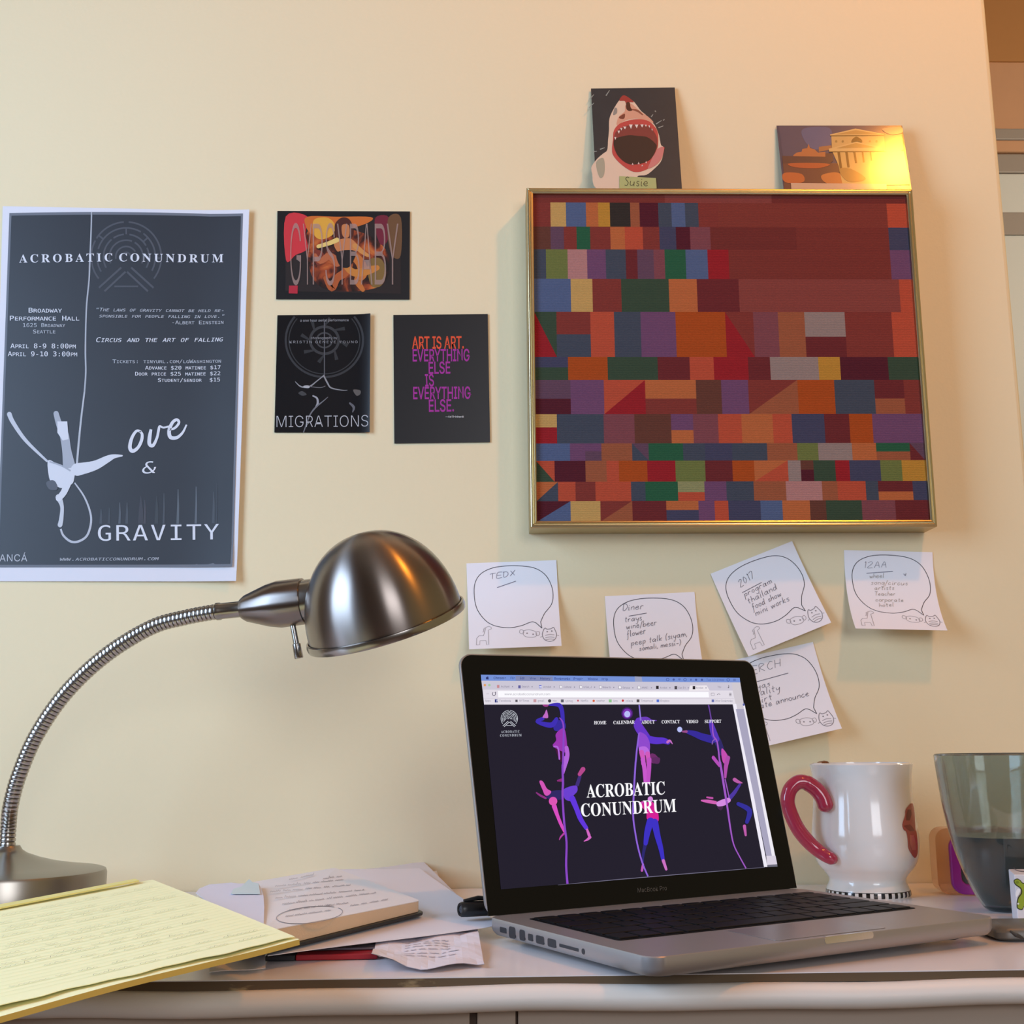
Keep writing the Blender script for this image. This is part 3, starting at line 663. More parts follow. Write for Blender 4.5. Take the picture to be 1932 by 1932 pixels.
for p in (((380, 270), (440, 180)), ((110, 330), (180, 250)), ((100, 470), (180, 390)), ((280, 1160), (360, 1130)), ((1190, 520), (1210, 540)), ((1130, 620), (1160, 580)), ((1210, 740), (1300, 680)), ((1250, 800), (1330, 770)), ((1330, 680), (1350, 660)), ((160, 1200), (230, 1190))):
    d.line(mp(KS, p), [2.2, 1.0], '8e9690', 1)
d.build('picture', sh)
d = Decal(plane_map(S[3], S[4])); d.area(mp(KS, [(600, 1608), (1205, 1640), (1220, 1830), (600, 1830)]), 'a8ae74', 8)
d.hand('Susie', KS(690, 1765), KS(1095, 1775), 8.4, '4a4a34', 1.3, 9, slant=0.05); d.build('name_label', sh, label='green paper label')

B = leaning_card((1465, 237), (1702, 237), 1479, 1720, D-0.0185, 0.010)
bo = thing('postcard', 'landscape postcard of a lit pillared theatre at night leaning on the gold picture frame', 'postcard', (B[0]+B[2])/2-V((0, 0, (B[0].z-B[2].z)/2)))
glossc = lambda h: mat('gloss_'+h, h, rough=0.5, spec=0.3, coat=1.0, coat_r=0.13, noise=0.05, nscale=80)
card_slab(bo, B[:4], B[4], glossc('4a4250')).build('card', bo)
KB = crop(1450, 220, 6.44); d = Decal(plane_map(B[3], B[4]), matf=glossc)
d.area(mp(KB, [(125, 118), (1610, 108), (1640, 400), (1500, 480), (180, 520)]), '554a58', 1)
d.blob(mp(KB, [(420, 150), (740, 140), (760, 330), (700, 370), (560, 400), (440, 300)]), '5c5a74', 2)
d.area(mp(KB, [(300, 470), (340, 440), (400, 430), (410, 395), (470, 385), (485, 330), (505, 385), (560, 400), (600, 440), (690, 430), (690, 490), (300, 490)]), 'b06a3c', 3)
d.area(mp(KB, [(610, 370), (760, 350), (770, 400), (610, 430)]), 'a06a40', 3)
d.area(mp(KB, [(165, 480), (690, 490), (690, 450), (780, 440), (780, 540), (740, 580), (170, 570)]), '5a3a30', 4)
d.blob(mp(KB, [(240, 575), (480, 565), (740, 580), (640, 625), (460, 630), (300, 615)]), 'b0562c', 5)
d.area(mp(KB, [(172, 570), (860, 570), (900, 700), (1000, 900), (190, 900), (184, 700)]), '6a4030', 3)
d.blob(mp(KB, [(185, 690), (400, 700), (420, 800), (200, 800)]), 'b8602e', 5); d.blob(mp(KB, [(640, 720), (800, 680), (900, 720), (900, 820), (700, 810)]), 'c07038', 5)
st, sds = 'c89e5e', '8a6a38'
d.area(mp(KB, [(760, 235), (1400, 225), (1420, 420), (770, 420)]), st, 5); d.area(mp(KB, [(745, 222), (1055, 150), (1400, 215), (1400, 236), (750, 238)]), 'd4ac6a', 6)
d.area(mp(KB, [(800, 222), (1055, 170), (1330, 212)]), 'b88c4c', 7); d.line(mp(KB, [(750, 238), (1400, 230)]), 1.6, sds, 8)
d.area(mp(KB, [(730, 395), (1060, 310), (1380, 380), (1380, 425), (735, 430)]), 'd0a868', 6); d.area(mp(KB, [(820, 390), (1060, 325), (1300, 378)]), 'b08848', 7)
d.line(mp(KB, [(735, 432), (1400, 425)]), 1.8, sds, 8)
d.area(mp(KB, [(775, 430), (1640, 420), (1720, 830), (900, 840), (850, 600)]), 'cca05c', 5)
for x0, x1, y1, w in ((850, 880, 650, 4.6), (945, 970, 620, 4.2), (1040, 1062, 570, 3.6), (1140, 1155, 560, 3), (1235, 1250, 540, 2.4)):
    d.line(mp(KB, [(x0, 432), (x1, y1)]), [w, w], '6e5028', 7)
d.blob(mp(KB, [(1010, 290), (1040, 260), (1065, 250), (1095, 262), (1130, 290), (1130, 320), (1070, 305), (1010, 320)]), '6a5028', 8)
for x in (820, 900, 1230, 1310): d.disc(*KB(x, 305), 2, 2.2, '9a7a44', 7, 8)
d.blob(mp(KB, [(860, 640), (1000, 640), (1180, 760), (1000, 800), (900, 740)]), 'a87c40', 7)
d.blob(mp(KB, [(1380, 150), (1600, 130), (1620, 200), (1480, 220)]), '8a7468', 4)
d.area(mp(KB, [(270, 812), (1430, 825), (1436, 900), (275, 900)]), 'c8a080', 9)
d.build('picture', bo)

# ---- square memo sheets stuck under the picture, each curling off the wall towards its foot
m_memo = mat('memo_paper', 'f0eef4', rough=0.7, spec=0.25)
NS = 0.1035
def memo(tl_px, tr_px, lift, label, writing, z0=0.0008, flap=0.012):
    A, Bp = at_y(*tl_px, D), at_y(*tr_px, D); e = (Bp-A).normalized(); g = V((e.z, 0, -e.x))
    am = 2*lift/NS; n = 20; prof = []; a = b = 0.0
    for k in range(n+1):
        prof.append((a, b)); t = max(0, (k+.5)/n-0.1)/0.9; al = am*t*1.1; a += NS/n*math.cos(al); b += NS/n*math.sin(al)
    def S(u, v):
        k = min(max(v, 0), 1)*n; i = min(int(k), n-1); t = k-i
        gd = prof[i][0]*(1-t)+prof[i+1][0]*t; ld = prof[i][1]*(1-t)+prof[i+1][1]*t
        dg, dl = prof[i+1][0]-prof[i][0], prof[i+1][1]-prof[i][1]; nn = (NW*dg-g*dl).normalized()
        return A+e*(u*NS)+g*gd+NW*(ld+z0), nn
    q = MB(); W = 9
    fr = q.add([S(i/(W-1), j/n)[0] for j in range(n+1) for i in range(W)]); bk = q.add([S(i/(W-1), j/n)[0]-S(i/(W-1), j/n)[1]*0.00025 for j in range(n+1) for i in range(W)])
    for j in range(n):
        for i in range(W-1):
            k = j*W+i; q.face((fr+k, fr+k+W, fr+k+W+1, fr+k+1), m_memo, True); q.face((bk+k, bk+k+1, bk+k+W+1, bk+k+W), m_memo, True)
    for j in range(n):
        for i in (0, W-1): k = j*W+i; q.face((fr+k, fr+k+W, bk+k+W, bk+k), m_memo)
    for j in (0, n):
        for i in range(W-1): k = j*W+i; q.face((fr+k, fr+k+1, bk+k+1, bk+k), m_memo)
    root = thing('memo_note', label, 'memo note', S(0.5, 1)[0], 0, 'memo sheets under the picture'); q.build('sheet', root)
    d = Decal(S, step=0.00012); bk_, gy = '3c3a44', 'a6a2a8'
    bub = [(.80, .775), (.79, .70), (.84, .60), (.92, .50), (.945, .38), (.92, .25), (.85, .14), (.72, .07), (.5, .045), (.3, .06), (.16, .12), (.09, .22), (.075, .36), (.10, .52), (.19, .66), (.30, .73), (.45, .755), (.58, .735), (.69, .695), (.74, .71), (.80, .775)]
    d.line(bub[1:-1], .0075, bk_, 1, 6); d.line([bub[0], bub[1]], .0075, bk_, 1); d.line([bub[-2], bub[-1]], .0075, bk_, 1)
    w = .0065
    d.line([(.08, .95), (.085, .87), (.11, .84), (.16, .84), (.175, .79), (.19, .74), (.225, .73), (.25, .745), (.25, .76), (.215, .775), (.215, .85), (.215, .95), (.19, .95), (.185, .90), (.12, .90), (.115, .95), (.08, .95)], w, gy, 1)   # long-necked animal
    d.line([(.175, .79), (.155, .80), (.17, .765), (.16, .765), (.18, .745)], w, gy, 1)
    d.line(catmull([(.60, .80), (.66, .79), (.72, .81), (.74, .85), (.71, .88), (.63, .875), (.595, .845)], 5, True)+[(.60, .80)], w, gy, 1)   # round-eared animal
    d.line(catmull([(.60, .80), (.565, .785), (.555, .82), (.59, .835)], 4, True), w, gy, 1); d.line(catmull([(.73, .825), (.765, .815), (.77, .85), (.74, .865)], 4, True), w, gy, 1)
    for x, y in ((.635, .83), (.70, .845), (.855, .82), (.905, .815)): d.disc(x, y, .009, .009, '8a868c', 1, 10)
    d.line(catmull([(.80, .86), (.815, .80), (.835, .775), (.855, .79), (.90, .785), (.925, .77), (.94, .80), (.955, .86), (.93, .92), (.88, .94), (.825, .92)], 5, True)+[(.80, .86)], w*1.2, '86828a', 1)   # round striped animal
    for y in (.855, .885, .91): d.line([(.83, y+.01), (.88, y), (.93, y+.008)], w*1.2, gy, 1, 3)
    d.line([(.80, .875), (.775, .885)], w, gy, 1); d.line([(.955, .865), (.98, .875)], w, gy, 1)
    d.build('print', root)
    d = Decal(S, step=0.00012); rg = random.Random(len(label))
    for it in writing:
        if it[0] == '_': d.line([it[1], it[2]], .007, it[3], 2)
        else: d.hand(it[0], it[1], it[2], it[3]*.82, it[4], .0048, 2, rg)
    d.build('handwriting', root)
pen1, pen2 = '5e5c6c', 'aaa49e'
memo((880, 1063), (1050, 1057), .022, 'flat-hung memo sheet with only TEDX written in its bubble, beside the lamp shade',
     [('TEDX', (.25, .19), (.55, .15), .035, '6c6a80'), ('_', (.33, .285), (.54, .22), '6c6a80')])
memo((1141, 1125), (1309, 1117), .024, 'memo sheet on the wall with its foot hidden behind the laptop lid, listing dinner things',
     [('Diner', (.19, .17), (.43, .16), .045, pen1), ('_', (.25, .235), (.45, .21), pen1), ('trays', (.2, .30), (.40, .285), .04, pen1), ('wine/beer', (.21, .38), (.56, .345), .04, pen1), ('flower', (.21, .47), (.43, .435), .042, pen1),
      ('peep talk (siyam,', (.25, .57), (.88, .49), .04, pen1), ('somali, messi-)', (.33, .635), (.80, .585), .035, pen1)])
memo((1369, 1249), (1530, 1212), .022, 'memo sheet on the wall half covered by the laptop corner, headed MERCH',
     [('MERCH', (.15, .20), (.60, .18), .05, pen1), ('_', (.15, .29), (.64, .27), pen1), ('buyas', (.15, .37), (.42, .36), .04, pen1), ('quality', (.16, .44), (.51, .43), .045, pen1), ('shirt', (.16, .52), (.40, .51), .042, pen1), ('date announce', (.17, .58), (.80, .56), .04, pen1)])
memo((1340, 1083), (1492, 1022), .010, 'memo sheet tilted steeply on the wall, headed 2017',
     [('2017', (.25, .26), (.45, .215), .045, pen1), ('_', (.24, .325), (.49, .30), pen1), ('program', (.25, .38), (.61, .345), .04, pen1), ('thailand', (.255, .465), (.635, .43), .04, pen1), ('food show', (.27, .545), (.64, .52), .04, pen1), ('mini works', (.275, .62), (.70, .60), .04, pen1)], z0=0.0022)
memo((1592, 1038), (1762, 1042), .037, 'memo sheet headed 12AA with faint writing, curling far off the wall under the picture',
     [('12AA', (.21, .20), (.49, .185), .042, '8a8a98'), ('_', (.24, .26), (.54, .23), '6c6c80'), ('wheel', (.27, .315), (.44, .305), .032, pen2), ('song/circus', (.28, .39), (.70, .39), .034, pen2), ('artists', (.31, .455), (.54, .445), .03, pen2), ('Teacher', (.30, .525), (.54, .52), .03, pen2), ('corporate', (.30, .60), (.62, .60), .032, pen2), ('hotel', (.33, .675), (.50, .66), .032, pen2), ('v', (.66, .28), (.70, .27), .03, '6c6c80')])

# ------------------------------------------------------------------ gooseneck lamp
m_steel = mat('brushed_steel', '8e847e', rough=0.30, metal=1.0, aniso=0.85)
m_steel2 = mat('steel_plain', 'a09a94', rough=0.22, metal=1.0)
m_base = mat('steel_base', '9c968e', rough=0.30, metal=1.0)
m_neck = mat('steel_neck', 'b2aca6', rough=0.24, metal=1.0)
m_dark = mat('shade_inside', 'd8d4cc', rough=0.6)
LY = 1.22
lb = V((at_y(10, 1655, 1.24).x, 1.24, DESK))
lampt = thing('desk_lamp', 'brushed steel gooseneck desk lamp with a dome shade, its round base behind the yellow pad', 'desk lamp', lb)
q = MB(); zr = at_y(195, 1640, 1.24).z-DESK; rb = at_y(195, 1640, 1.24).x-lb.x
q.lathe([(rb-.004, 0), (rb, .003), (rb, zr-.004), (rb-.0012, zr-.001), (rb-.004, zr), (rb*.72, zr+.0030), (rb*.5, zr+.0068), (rb*.33, zr+.0112), (rb*.2, zr+.0158), (.014, zr+.0190), (.0115, zr+.0230)], lb, m_base, n=96, cap0=True, cap1=True)
q.build('base', lampt)
neck_px = [(10, 1596), (12, 1560), (20, 1520), (36, 1462), (70, 1385), (126, 1305), (200, 1236), (285, 1184), (350, 1165), (408, 1154)]
def lerp(a, b, t): return a+(b-a)*t
npts = []
for i, (x, y) in enumerate(neck_px): npts.append(at_y(x, y, lerp(1.24, 1.20, i/(len(neck_px)-1))))
npts[0] = lb+V((0, 0, zr+.022)); npts[1].x = lb.x+(npts[1].x-lb.x)*.5; npts[1].y = 1.24
cp = catmull([tuple(p) for p in npts], 16); cp = [V(p) for p in cp]
# resample evenly and rib the tube
Ls = [0]
for a, b in zip(cp, cp[1:]): Ls.append(Ls[-1]+(b-a).length)
def at_len(s):
    for i in range(len(Ls)-1):
        if Ls[i+1] >= s: return cp[i].lerp(cp[i+1], (s-Ls[i])/max(Ls[i+1]-Ls[i], 1e-9))
    return cp[-1]
pitch = 0.0042; nr = int(Ls[-1]/pitch); P_, r_ = [], []
for k in range(nr):
    for f_, rr_ in ((0.0, .0062), (0.14, .0074), (0.5, .0077), (0.86, .0074)):
        P_.append(at_len((k+f_)*pitch)); r_.append(rr_)
q = MB(); q.tube(P_, r_, m_neck, n=20); q.build('gooseneck', lampt)
hd0 = at_y(408, 1154, 1.20); hd1 = at_y(457, 1149, 1.195); hd2 = at_y(574, 1134, 1.185)
q = MB(); ax = (hd1-hd0); q.lathe([(.0062, 0), (.0085, .0006), (.0085, .004), (.0078, .005), (.0078, ax.length+.004)], hd0, m_steel2, ax, 32, True, True); q.build('neck_collar', lampt)
q = MB(); ax = hd2-hd1; Lh = ax.length
q.lathe([(.0095, -.001), (.0112, .0012), (.0130, .004), (.0205, Lh*.42), (.0228, Lh*.60), (.0225, Lh*.96), (.0222, Lh), (.0150, Lh+.0005)], hd1, m_steel, ax, 48, True, True, uvs=True)
q.build('socket_housing', lampt)
q = MB(); q.lathe([(.0205, -.001), (.0205, .016), (.018, .030)], hd2, m_steel2, ax, 40, True, True); q.build('socket_collar', lampt)
# turn switch below the housing
s0 = at_y(551, 1172, 1.187); s1 = at_y(559, 1214, 1.187); s2 = at_y(564, 1242, 1.187)
q = MB(); q.tube([s0, s1], .0028, m_steel2, 12); q.tube([s1, s1+(s2-s1)*.05, s1+(s2-s1)*.95, s2], [.0030, .0040, .0044, .0040], m_steel2, 14); q.build('switch', lampt)
# dome shade: rim plane tilted, opening down to the lower right
dc = at_y(727, 1178, 1.17)
rl, rr2 = at_y(579, 1222, 1.17), at_y(876, 1133, 1.17)
rv = (rr2-rl); rad = rv.length/2; rv.normalize(); dc = (rl+rr2)/2
toward = (CAM-dc).normalized(); upv = rv.cross(V((0, 1, 0))).normalized()
if upv.z < 0: upv = -upv
axd = (upv*math.cos(R(17)) + V((0, -1, 0))*math.sin(R(17))).normalized()
hh = rad*1.16; prof = []
for k in range(25):
    a = math.pi/2*k/24; prof.append((rad*.965*math.cos(a)**0.92 if k < 24 else 0.0008, hh*math.sin(a)))
prof_o = [(rad*.965, 0.0)]+prof[1:]
q = MB(); q.lathe(prof_o, dc, m_steel, axd, 128, False, True, uvs=True)
q.lathe([(r*.975 if r > .001 else r, z*.975) for r, z in prof_o[::-1]], dc, m_dark, axd, 96)
sh_o = q.build('lamp_shade', lampt)
q = MB(); rim = [(rad*.958, -.0005), (rad*.975, .0035), (rad*.995, .0030), (rad*1.005, -.0005), (rad*.995, -.0042), (rad*.970, -.0045), (rad*.955, -.002), (rad*.958, -.0005)]
q.lathe(rim, dc, m_steel2, axd, 128); q.build('shade_rim', lampt)
q = MB(); bc = dc+axd*(hh*.35); q.lathe([(.001, -.045), (.012, -.042), (.022, -.030), (.027, -.014), (.025, 0), (.016, .018), (.013, .03)], bc, mat('bulb_glass', 'e8e6e0', rough=0.25), axd, 32, True, True); q.build('bulb', lampt)

# ------------------------------------------------------------------ laptop
LO = V((0.15113, 1.09943, 0.892-0.13215)); LYAW = R(27.41); TILT = R(77.38); PIT, ROL = 0.00297, 0.00771
lu = V((math.cos(LYAW)*math.cos(ROL), math.sin(LYAW)*math.cos(ROL), math.sin(ROL))); lv = V((-math.sin(LYAW)*math.cos(PIT), math.cos(LYAW)*math.cos(PIT), math.sin(PIT)))
lw_ = lu.cross(lv).normalized(); lv = lw_.cross(lu); lup = lw_*math.sin(TILT)+lv*math.cos(TILT); ln = lup.cross(lu)
if ln.y > 0: ln = -ln
def LP(u, v, z): return LO+lu*u+lv*v+lw_*z
lap = thing('laptop', 'open silver laptop with black bezel showing a dark acrobat web page', 'laptop', (LO.x, LO.y, DESK), LYAW)
m_alu = mat('aluminium', 'a39d9b', rough=0.40, metal=0.55, bump=0.05, bscale=900, bdist=0.0001)
m_key = mat('key_black', '0e0e10', rough=0.5, spec=0.2); m_well = mat('key_well', '070708', rough=0.6, spec=0.15)
m_bezel = mat('bezel_glass', '0c0c0e', rough=0.09, spec=0.22); m_rub = mat('rubber_black', '141416', rough=0.7)
def rrect(u0, u1, v0, v1, r, n=8):
    P = []
    for cu, cv, a0 in ((u1-r, v1-r, 0), (u0+r, v1-r, 90), (u0+r, v0+r, 180), (u1-r, v0+r, 270)):
        for k in range(n+1): a = R(a0+90*k/n); P.append((cu+r*math.cos(a), cv+r*math.sin(a)))
    return P
BV0, BV1 = -0.2236, 0.0035
LH = LO-lw_*0.0094
q = MB(); rings = []
for ins, z in ((.0075, -.0138), (.0030, -.0128), (.0010, -.0105), (.0, -.0080), (.0, -.0008), (.0006, 0.0)):
    rings.append([LP(u, v, z) for u, v in rrect(-.1625+ins, .1625-ins, BV0+ins, BV1-ins, .0125-ins*.3)])
q.loft(rings, m_alu); base = q.build('base', lap)
q = MB(); q.loft([[LP(u, v, z) for u, v in rrect(-.1420, .1475, -.1560, -.0285, .003, 3)] for z in (.0002, .0004)], m_well); q.build('keyboard_well', base)
q = MB(); rows = [[.0185]*1 + [.0190]*13]
y = -.0300; kb = [([1.06]+[1.0]*12+[1.06], .0095), ([1.0]*13+[1.55], .0183), ([1.55]+[1.0]*13, .0183), ([1.80]+[1.0]*11+[1.80], .0183), ([2.3]+[1.0]*10+[2.3], .0183), ([1.0, 1.0, 1.0, 1.25, 5.0, 1.25, 1.0, 1.0, 1.0, 1.0], .0183)]
for ws_, hgt in kb:
    tot = sum(ws_); u = -.1405; sc = .2865/tot; hgt *= 1.225
    for w in ws_:
        a, b = u+.0012, u+w*sc-.0012; c0, c1 = y-hgt+.0013, y-.0013
        q.loft([[LP(p[0], p[1], z) for p in rrect(a+i_, b-i_, c0+i_, c1-i_, .0014, 2)] for i_, z in ((0, .0004), (0, .0010), (.0005, .0014))], m_key, smooth=False, cap0=False)
        u += w*sc
    y -= hgt
q.build('keys', base)
q = MB(); q.loft([[LP(u, v, z) for u, v in rrect(-.0525, .0525, -.2170, -.1620, .004, 4)] for z in (.0001, .0003)], mat('trackpad_glass', '9c9694', rough=0.33, metal=0.55)); q.build('trackpad', base)
# ports along the left side
NL = -lu; PL = LP(-.1627, 0, 0)
def side(px, py): h = hit(px, py, PL, NL)-LO; return h.dot(lv), h.dot(lw_)
m_port = mat('port_dark', '2c2b2e', rough=0.6)
for (xa, xb, yc_, hgt, nm) in ((943, 955, 1741, .0040, 'power_port'), (960, 972, 1747, .0085, 'network_port'), (980, 990, 1755, .0078, 'square_port'), (996, 1005, 1758, .0050, 'display_port'), (1011, 1026, 1763, .0058, 'data_port'), (1033, 1048.5, 1770, .0058, 'data_port'), (1055, 1091, 1778, .0022, 'card_slot'), (1097, 1103, 1786, .0040, 'audio_jack')):
    va, _ = side(xa, yc_); vb, _ = side(xb, yc_); zc = -.0070; q = MB()
    q.loft([[LP(u, (va+vb)/2+a_v, zc+a_z) for a_v, a_z in rrect(-(va-vb)/2, (va-vb)/2, -hgt/2, hgt/2, min(hgt*.25, abs(va-vb)*.3) if nm != 'audio_jack' else min(hgt, va-vb)*.49, 3)] for u in (-.1622, -.16275)], m_port)
    q.build(nm, base)
# thumb notch in the front edge
NF = -lv; PF = LP(0, BV0, 0)
def front(px, py): h = hit(px, py, PF, NF)-LO; return h.dot(lu), h.dot(lw_)
ua, _ = front(1556, 1780); ub, _ = front(1648, 1769)
q = MB(); q.loft([[LP((ua+ub)/2+a_, BV0+y_, -.0022+b_) for a_, b_ in rrect(-abs(ub-ua)/2, abs(ub-ua)/2, -.0022, .0026, .0021, 3)] for y_ in (.002, -.0003)], mat('notch_metal', 'd8d0c8', rough=0.2, metal=0.9)); q.build('thumb_notch', base)
for fu, fv in ((-.135, -.198), (.135, -.198), (-.135, -.02), (.135, -.02)):
    q = MB(); q.lathe([(.006, -.0170), (.0075, -.0165), (.0075, -.0135)], LP(fu, fv, 0), m_rub, n=20, cap0=True, cap1=True); q.build('foot', base)
# lid
LN = ln
def rrect2(u0, u1, v0, v1, r, n=8): return [p for p in rrect(u0, u1, v0, v1, r, n) if p[1] > (v0+v1)/2]+[(u0, v0), (u1, v0)]
def SP(u, h, o=0.0): return LH+lu*u+lup*h+LN*o
q = MB()
q.loft([[SP(u, h, o) for u, h in rrect(-.1625+i_, .1625-i_, .0095+i_, .2275-i_, .0115-i_*.5)] for i_, o in ((.004, -.0055), (.0012, -.0048), (0, -.003), (0, -.0004), (.0004, 0))], m_alu)
lid = q.build('lid', lap)
q = MB(); q.loft([[SP(u, h, o) for u, h in rrect2(-.1613, .1613, .0098, .2263, .0105)] for o in (-.0002, .0004)], m_bezel, smooth=False); q.build('bezel', lid)
q = MB(); ch = [LO+lu*(-.135), LO+lu*.135]
q.tube([p+lv*.0052-lw_*.0045 for p in ch], .0040, m_rub, 16); q.build('hinge', lap)

# what the screen shows
A_, B_, C_, D_ = crop(900, 1260, 7.43), crop(1150, 1260, 6.9), crop(900, 1430, 6.9), crop(1180, 1430, 6.44)
PS = SP(0, 0, .0006); d = Decal(plane_map(PS, LN), step=0.0002, matf=glow, eps=0.0000012)
TLs, TRs, BRs, BLs = (907, 1273), (1395, 1279), (1466, 1635), (945, 1678)
d.area([TLs, TRs, BRs, BLs], '1d1a2b', 0.5)
# top chrome
d.area([A_(52, 97), B_(1692, 130), B_(1700, 190), A_(60, 182)], '7390d6', 1)
d.area([A_(540, 112), A_(1060, 124), A_(1060, 186), A_(540, 182)], '7f88b4', 1.2); d.area([B_(325, 112), B_(415, 116), B_(425, 180), B_(330, 180)], '9aa0c0', 1.2)
d.area([A_(60, 182), B_(1700, 190), B_(1745, 470), B_(1640, 476), B_(1600, 296), A_(75, 306)], 'cfc8d0', 1)
d.area([A_(60, 182), B_(1590, 190), B_(1600, 297), A_(76, 306)], 'cbc6d6', 1.3)
d.area([A_(76, 306), B_(1600, 297), B_(1640, 476), A_(97, 516)], 'e2dce6', 1.5)
d.area([A_(290, 325), B_(1285, 315), B_(1292, 385), A_(296, 415)], 'fbfaff', 2)
d.area([A_(88, 425), B_(1615, 397), B_(1620, 402), A_(88, 430)], 'cfc8d4', 2)
d.area([B_(1045, 232), B_(1262, 230), B_(1300, 298), B_(1030, 300)], 'ece6ec', 2)
tx, tg = '404468', '88849a'
def st(K, s, a, b, h, c=tg, **kw): d.text(s, K(*a), K(*b), h, c, 3, **kw)
for s, a, b in (('Chrome', (228, 160), (402, 162)), ('File', (466, 160), (528, 162)), ('Edit', (598, 162), (660, 164)), ('View', (735, 164), (820, 166)), ('History', (880, 166), (1022, 168)), ('Bookmarks', (1080, 168), (1300, 170)), ('People', (1350, 170), (1482, 172)), ('Window', (1545, 172), (1690, 174)), ('Help', (1745, 174), (1830, 176))):
    st(A_, s, a, b, 4.2, '3a4a90' if s != 'Chrome' else '303a70', bold=.01)
d.blob(mp(A_, [(125, 135), (140, 128), (160, 135), (152, 145), (162, 158), (150, 166), (140, 163), (130, 166), (120, 150)]), '28306a', 3); d.blob(mp(A_, [(141, 126), (148, 118), (150, 126)]), '28306a', 3)
for k, (x, y) in enumerate(((752, 155), (830, 155), (905, 155), (978, 156), (1055, 157), (1122, 158), (1198, 158), (1540, 158), (1622, 160))):
    if k in (0, 3, 7): d.line([B_(x+18*math.cos(2*math.pi*i/16), y+18*math.sin(2*math.pi*i/16)) for i in range(17)], 1.0, '4a5aa0', 3)
    elif k == 2:
        for r_k in (8, 18): d.line([B_(x+r_k*1.3*math.sin(R(a)), y+14-r_k*1.3*math.cos(R(a))) for a in range(-45, 46, 15)], 1.1, '4a5aa0', 3)
    elif k == 8:
        for dy in (-12, 0, 12): d.line(mp(B_, [(x-18, y+dy), (x+18, y+dy)]), .8, '4a5aa0', 3)
    else: d.disc(*B_(x, y), 2.2 if k != 4 else 1.0, 2.2, '4a5aa0', 3, 8)
st(B_, 'Tue 10:19AM', (1255, 172), (1485, 175), 4.2, '4a5aa0')
for x, c in ((105, 'e0a060'), (168, 'a4c8a0')): d.disc(*A_(x, 245), 2.4, 2.4, c, 3, 14)
for s, K, x0, x1, y in (('Activat', A_, 330, 450, 277), ('Search', A_, 622, 725, 278), ('Acrobat', A_, 925, 1035, 282), ('Cultural', A_, 1210, 1318, 284), ('USA_J', A_, 1490, 1600, 285), ('New b', A_, 1755, 1870, 288), ('Get pup', B_, 165, 262, 273), ('ANNI :', B_, 412, 505, 273), ('Acrobat', B_, 650, 745, 273), ('Can I h', B_, 890, 985, 274), ('Acrobat', B_, 1120, 1215, 274), ('You', B_, 1400, 1445, 262)):
    st(K, s, (x0, y), (x1, y), 3.6, '77728a'); xx = (x1+42) if K is A_ else (x1+36)
    if s != 'You':
        for a, b in (((-7, -18), (7, -4)), ((7, -18), (-7, -4))): d.line(mp(K, [(xx+a[0], y+a[1]), (xx+b[0], y+b[1])]), .8, '88849a', 3)
for K, x, y, c in ((A_, 292, 265, 'c88890'), (A_, 590, 270, '5a5a9a'), (A_, 882, 268, '5060d0'), (B_, 618, 258, '26222a'), (B_, 858, 262, '4a4650'), (B_, 1094, 262, '26222a')):
    d.area(mp(K, [(x-17, y-22), (x+17, y-22), (x+17, y+20), (x-17, y+20)]), c, 3)
d.area(mp(A_, [(868, 258), (898, 258), (898, 280), (868, 280)]), 'd8dcf4', 3.5)
for K, x, y in ((A_, 1170, 270), (A_, 1450, 272), (A_, 1726, 274), (B_, 130, 258), (B_, 378, 260)): d.area(mp(K, [(x-20, y-22), (x+12, y-22), (x+20, y-10), (x+20, y+20), (x-20, y+20)]), '9490a0', 3); d.area(mp(K, [(x-15, y-17), (x+9, y-17), (x+15, y-8), (x+15, y+15), (x-15, y+15)]), 'f0eef4', 3.5)
d.line([A_(232+22*math.sin(R(a)), 368-24*math.cos(R(a))) for a in range(60, 331, 15)], 1.2, '605c6c', 3); d.line(mp(A_, [(244, 352), (256, 340), (256, 362)]), 1.4, '605c6c', 3)
d.line(mp(A_, [(125, 368), (160, 368), (148, 355)]), .9, 'b8b4c0', 3)
st(A_, 'www.acrobaticconundrum.com', (380, 386), (1018, 386), 4.2, 'a09ca8')
d.line(mp(B_, [(1545, 228), (1548, 258)]), 1, '66626e', 3); d.disc(*B_(1543, 258), 1.3, 1.1, '66626e', 3, 8)
d.line(mp(B_, [(1318, 332), (1358, 332), (1358, 364), (1318, 364), (1318, 332)]), .8, '8a8690', 3); d.line(mp(B_, [(1395, 355), (1415, 340), (1435, 352)]), 1, '8a8690', 3, 4)
for dy in (-16, 0, 16): d.line(mp(B_, [(1552, 350+dy), (1582, 350+dy)]), 1, '5c5864', 3)
for s, K, x0, x1, y in (('Apps', A_, 106, 185, 478), ('Facebook', A_, 310, 470, 478), ('NYTimes', A_, 590, 725, 478), ('gmail', A_, 845, 935, 478), ('hbo', A_, 1058, 1110, 478), ('nytmag', A_, 1232, 1335, 480), ('Netflix', A_, 1450, 1555, 478), ('weather', A_, 1668, 1785, 478), ('lists', B_, 42, 100, 445), ('xslack', B_, 205, 300, 445), ('Timberhood', B_, 402, 560, 445), ('Dropbox', B_, 660, 775, 445), ('Other Bookmarks', B_, 1368, 1595, 445)):
    st(K, s, (x0, y), (x1, y), 3.8, '8a869a')
